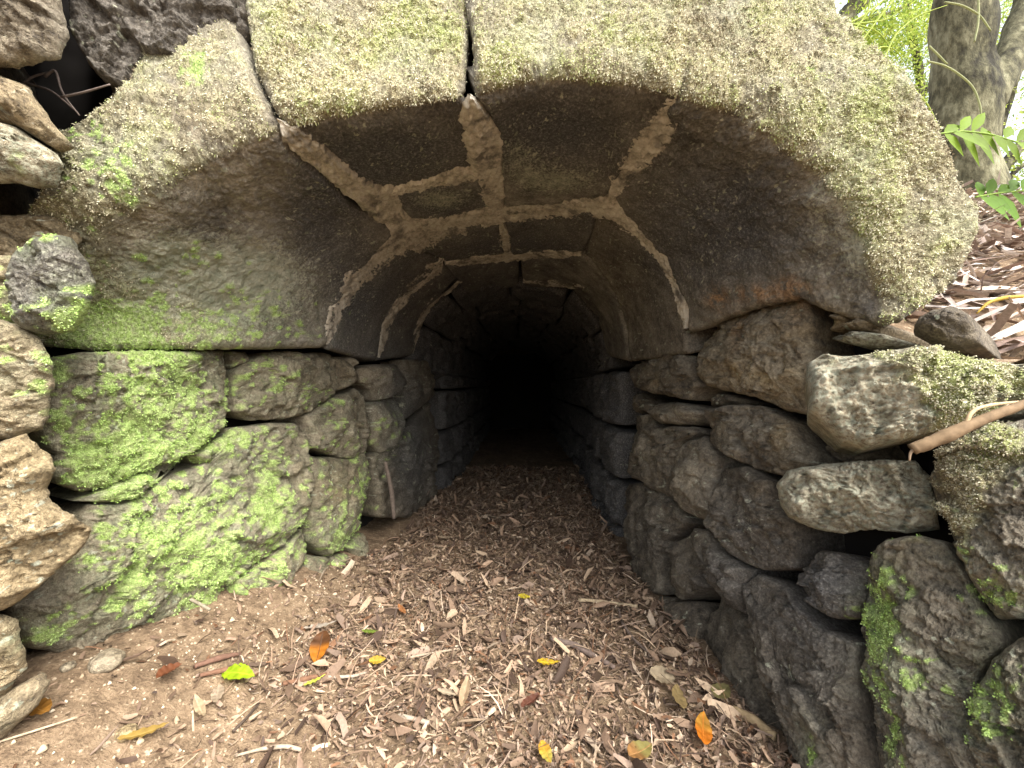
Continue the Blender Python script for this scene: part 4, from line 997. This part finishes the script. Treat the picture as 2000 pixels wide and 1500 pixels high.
# loose stone
def pebble(label, uv, r, tan):
    _seed[0] += 1
    n = 22; g_ = np.linspace(0, pi, n); h_ = np.linspace(0, 2*pi, 32, endpoint=False)
    A_, B_ = np.meshgrid(g_, h_, indexing='ij')
    D = np.stack([np.sin(A_)*np.cos(B_), np.sin(A_)*np.sin(B_), .7*np.cos(A_)], -1).reshape(-1, 3)
    V = D*r*(1+.18*fbm(D, 1.6, 3, .5, _seed[0]))[:, None]
    I = np.arange(n*32).reshape(n, 32); J = np.roll(I, -1, 1)
    q = np.stack([I[:-1], I[1:], J[1:], J[:-1]], -1).reshape(-1, 4)
    z = np.zeros(len(V))
    o = mk('pebble', V, q, None, M_STONE, None, {'ca': np.stack([z, z, z+tan, z], 1), 'cb': np.stack([z, z, z, z+.9], 1)})
    g = on_ground(*uv); o.location = (g[0], g[1], g[2]+r*.35)
    tag(o, label, 'pebble')
pebble('round cream pebble alone on the bare soil', (247, 1437), .016, .95)
pebble('small pale pebble on the soil under the big mossy block', (133, 1306), .012, .5)
pebble('half buried tan stone against the left wall foot', (208, 1300), .028, .5)
pebble('small white pebble in the litter near the pale round leaf', (1282, 1253), .010, .8)
pebble('cream pebble near the bottom edge between the leaves', (935, 1430), .010, .9)

# dry stalk across the right wall, twigs in the upper left crevice
def at(u, v, y): return np.array([(u-CU)/FPX*y, y, CAMZ-(v-CV)/FPX*y])
st = thing('dry_stalk', 'dry brown broken stalk lying across the right wall stones', 'stalk', tuple(at(1900, 830, .58)))
child(tube('stem', bez([at(1782, 878, .60), at(1850, 850, .585), at(1930, 815, .575), at(2060, 768, .57)], 30), [.0085, .0095, .007, .005], (.20, .135, .075), seed=3, rough=.35), st)
child(tube('splinter', bez([at(1788, 876, .60), at(1778, 882, .60), at(1776, 900, .60)], 10), [.0025, .0012], (.33, .24, .16)), st)
child(tube('splinter', bez([at(1885, 835, .58), at(1895, 800, .58), at(1935, 790, .58), at(1990, 785, .575)], 14), [.003, .002], (.52, .38, .22)), st)
tw = thing('dry_twig', 'dry branching twig caught in the upper left crevice', 'twig', tuple(at(140, 190, .80)))
for pl in ([(40, 160), (100, 175), (150, 218)], [(88, 150), (110, 130), (118, 180), (155, 225)], [(30, 180), (60, 150), (100, 140)], [(120, 190), (165, 180), (215, 165)]):
    child(tube('twig', bez([at(u, v, .80) for u, v in pl], 16), [.0025, .0014], (.20, .16, .14)), tw)

# ------------------------------------------------------------------ bank plants
def lf_mesh(p0, dirv, L, W, up=(0, 0, 1), droop=.25):
    d = np.array(dirv, float); d /= np.linalg.norm(d); s = np.cross(d, up); s /= max(np.linalg.norm(s), 1e-6); nn = np.cross(s, d)
    ss_ = np.array([0, .15, .4, .7, 1.0]); wd = np.array([.05, .6, 1, .65, .02])
    V = []
    for a, b in zip(ss_, wd):
        c = np.array(p0)+d*L*a+np.array([0, 0, -1])*droop*L*a*a
        V += [c-s*W*b/2+nn*W*.12*b, c, c+s*W*b/2+nn*W*.12*b]
    I = np.arange(15).reshape(5, 3); q = np.stack([I[:-1, :-1], I[:-1, 1:], I[1:, 1:], I[1:, :-1]], -1).reshape(-1, 4)
    return np.array(V), q
def frond(name, label, pts, nl, L, W, col, y):
    P = bez([at(u, v, y) for u, v in pts], 40)
    root = thing(name, label, 'plant', tuple(P[0]))
    child(tube('stem', P, [.004, .002], (.22, .33, .06)), root)
    for k in range(nl):
        i = int(3+(k//2)*(34/(nl/2))); i = min(i, 38)
        t = P[i+1]-P[i]; t /= np.linalg.norm(t); side = 1 if k % 2 else -1
        d = t*.55 + np.array([0, .25*side, .75*side]) + np.array([random.uniform(-.25, .25) for _ in range(3)])
        V, q = lf_mesh(P[i], d, L*random.uniform(.75, 1.15), W, (0, -1, .3))
        c = np.array(col)*random.uniform(.8, 1.25)
        child(mk('leaflet', V, q, None, M_LEAF, None, {'col': np.tile([*c, 1], (15, 1))}), root)
frond('fern', 'glossy green leaf spray hanging beside the arch, in front of the trunk', [(1828, 262), (1880, 256), (1935, 262), (2010, 285), (2060, 320)], 20, .11, .040, (.14, .22, .012), 1.55)
frond('fern', 'low green leaf spray on the bank edge below the larger spray', [(1905, 385), (1945, 378), (2000, 372), (2080, 360)], 12, .12, .045, (.09, .18, .008), 1.6)
gt = thing('grass_tuft', 'tuft of arching yellow green grass blades on top of the arch shoulder', 'grass tuft', tuple(at(1640, 60, 1.15)))
for pl in ([(1640, 55), (1690, 30), (1740, -10), (1790, -80)], [(1650, 62), (1665, 50), (1690, 60), (1712, 95)], [(1632, 48), (1660, 45), (1720, 60), (1760, 130)], [(1660, 70), (1700, 20), (1700, -40), (1660, -100)],
           [(1700, 110), (1720, 90), (1750, 95), (1775, 135)], [(1640, 50), (1690, 45), (1730, 40), (1760, 20)], [(1780, 170), (1810, 200), (1830, 240), (1835, 262)], [(1725, 120), (1745, 70), (1790, 30), (1850, 10)], [(1680, 85), (1720, 30), (1780, -40), (1830, -90)]):
    child(tube('blade', bez([at(u, v, 1.15) for u, v in pl], 20), [.0030, .0024, .0008], (.42, .50, .10), None, M_LEAF, 5), gt)
vine = thing('arching_stem', 'pale arching stems hanging in front of the mossy trunk', 'stem', tuple(at(1810, 120, 1.6)))
for pl in ([(1812, 120), (1850, 128), (1900, 165), (1915, 205), (1918, 240)], [(1845, 4), (1880, 10), (1915, 30), (1935, 60)], [(1908, -40), (1912, 20), (1910, 50), (1903, 82)], [(1815, 90), (1830, 105), (1850, 125)]):
    child(tube('stem', bez([at(u, v, 1.6) for u, v in pl], 24), [.003, .0036, .003], (.40, .42, .22), None, M_LEAF, 6), vine)
tag(tube('long_blade', bez([at(1908, 612, 1.0), at(1930, 590, 1.0), at(1965, 580, 1.0), at(2060, 578, 1.0)], 24), [.002, .005, .004], (.55, .40, .08), None, M_LEAF, 5), 'yellow and red arching dry blade on the bank at right', 'leaf')
# pale crumpled leaf on the bank
# ------------------------------------------------------------------ trees behind the bank
def foliage(name, parent, centers, n, spread, size, pal):
    ci = rng.choice(len(centers), n); c = np.array(centers)[ci]
    sp = np.array(spread)[ci] if np.ndim(spread) else np.full(n, spread)
    p = c + rng.normal(0, 1, (n, 3))*sp[:, None]*np.array([1, 1, .7])
    d = rng.normal(size=(n, 3)); d[:, 2] -= .5; d /= np.linalg.norm(d, axis=1)[:, None]
    s = np.cross(d, rng.normal(size=(n, 3))); s /= np.linalg.norm(s, axis=1)[:, None]
    L = size*rng.uniform(.6, 1.4, n)[:, None]; W = L*.38
    V = np.stack([p, p+d*L*.45+s*W*.5, p+d*L, p+d*L*.45-s*W*.5], 1).reshape(-1, 3)
    q = np.arange(n*4).reshape(n, 4)
    pal = np.array(pal); cc = pal[rng.choice(len(pal), n)]*rng.uniform(.75, 1.25, n)[:, None]
    o = mk(name, V, q, None, M_LEAF, None, {'col': np.repeat(np.concatenate([cc, np.ones((n, 1))], 1), 4, 0)})
    child(o, parent); return o
GP = [(.30, .40, .05), (.40, .50, .09), (.50, .58, .13), (.22, .33, .05)]
def tree(name, label, base, trunk, rad, limbs, crown, n, size, spread, pal=GP):
    root = thing(name, label, 'tree', base)
    child(tube('trunk', bez(trunk, 40), rad, (.2, .18, .12), None, M_BARK, 20, .30, seed=base[0]*7), root)
    for pts, r_ in limbs:
        child(tube('limb', bez(pts, 24), r_, (.2, .18, .12), None, M_BARK, 10, .25, seed=pts[0][0]), root)
    foliage('crown', root, crown, n, spread, size, pal)
Yt = 3.7
tree('mossy_tree', 'thick mottled forked tree trunk standing on the bank beyond the arch', (4.1, Yt, 1.3),
     [at(1905, 600, Yt), at(1893, 400, Yt), at(1880, 260, Yt), at(1882, 160, Yt), at(1878, 40, Yt), at(1872, -100, Yt), at(1860, -500, Yt)], [.25, .245, .215, .225, .20, .185, .13],
     [([at(1925, 215, Yt), at(1965, 130, Yt+.1), at(1995, 40, Yt+.2), at(2030, -120, Yt+.3)], [.12, .12, .10, .07]), ([at(1870, -150, Yt), at(1780, -350, Yt-.4), at(1650, -600, Yt-.8)], [.12, .06, .03])],
     [at(1700, -500, 3.6), at(1950, -650, 3.6), at(2200, -400, 3.8), at(2150, -700, 3.5)], 3500, .07, .55)
tree('leaning_tree', 'dark leaning twin-stemmed tree behind the arch shoulder', (3.4, 5.2, .9),
     [at(1500, 420, 5.2), at(1560, 180, 5.2), at(1640, 45, 5.2), at(1700, -20, 5.2), at(1780, -140, 5.2)], [.16, .13, .10, .10, .07],
     [([at(1630, 60, 5.2), at(1665, 10, 5.1), at(1690, -80, 5.0)], [.07, .06, .04]), ([at(1640, 50, 5.2), at(1760, 20, 5.4), at(1850, -60, 5.6)], [.04, .02, .012])],
     [at(1700, 60, 5.0), at(1690, 95, 5.2), at(1790, 30, 5.0), at(1740, -120, 5), at(1640, -200, 5), at(1560, -100, 5.4), at(1400, -250, 5.4)], 7000, .055, [.22, .2, .3, .5, .6, .5, .6])
tree('slender_tree', 'slender bright-leaved tree between the arch and mossy trunk', (6.2, 6.6, .6),
     [at(1800, 500, 6.6), at(1790, 300, 6.6), at(1800, 160, 6.6), at(1770, 20, 6.6), at(1780, -200, 6.6)], [.08, .06, .05, .04],
     [([at(1795, 180, 6.6), at(1740, 130, 6.5), at(1680, 90, 6.5)], [.03, .015]), ([at(1796, 200, 6.6), at(1830, 140, 6.6), at(1850, 60, 6.6)], [.04, .015])],
     [at(1800, 90, 6.5), at(1790, 40, 6.5), at(1830, 20, 6.4), at(1800, 180, 6.6), at(1830, 260, 6.6), at(1730, 90, 6.4), at(1790, -150, 6.5)], 16000, .05, [.45, .45, .3, .35, .3, .4, .7])
tree('pale_tree', 'pale thin-stemmed tree right of the mossy trunk, lit from behind', (9.8, 7.5, .4),
     [at(1915, 420, 7.5), at(1960, 330, 7.5), at(2010, 260, 7.5), at(2060, 120, 7.5), at(2080, -100, 7.5)], [.10, .09, .07, .05],
     [([at(1930, 400, 7.5), at(1985, 330, 7.4), at(2040, 300, 7.4)], [.05, .03]), ([at(1920, 410, 7.5), at(1950, 270, 7.6), at(1985, 160, 7.6), at(2010, 40, 7.6)], [.05, .03])],
     [at(1970, 60, 7.4), at(1975, 10, 7.4), at(2000, 120, 7.4), at(1990, 330, 7.6), at(2080, 200, 7.6), at(2100, -60, 7.6)], 8000, .065, [.45, .4, .4, .3, .5, .8])
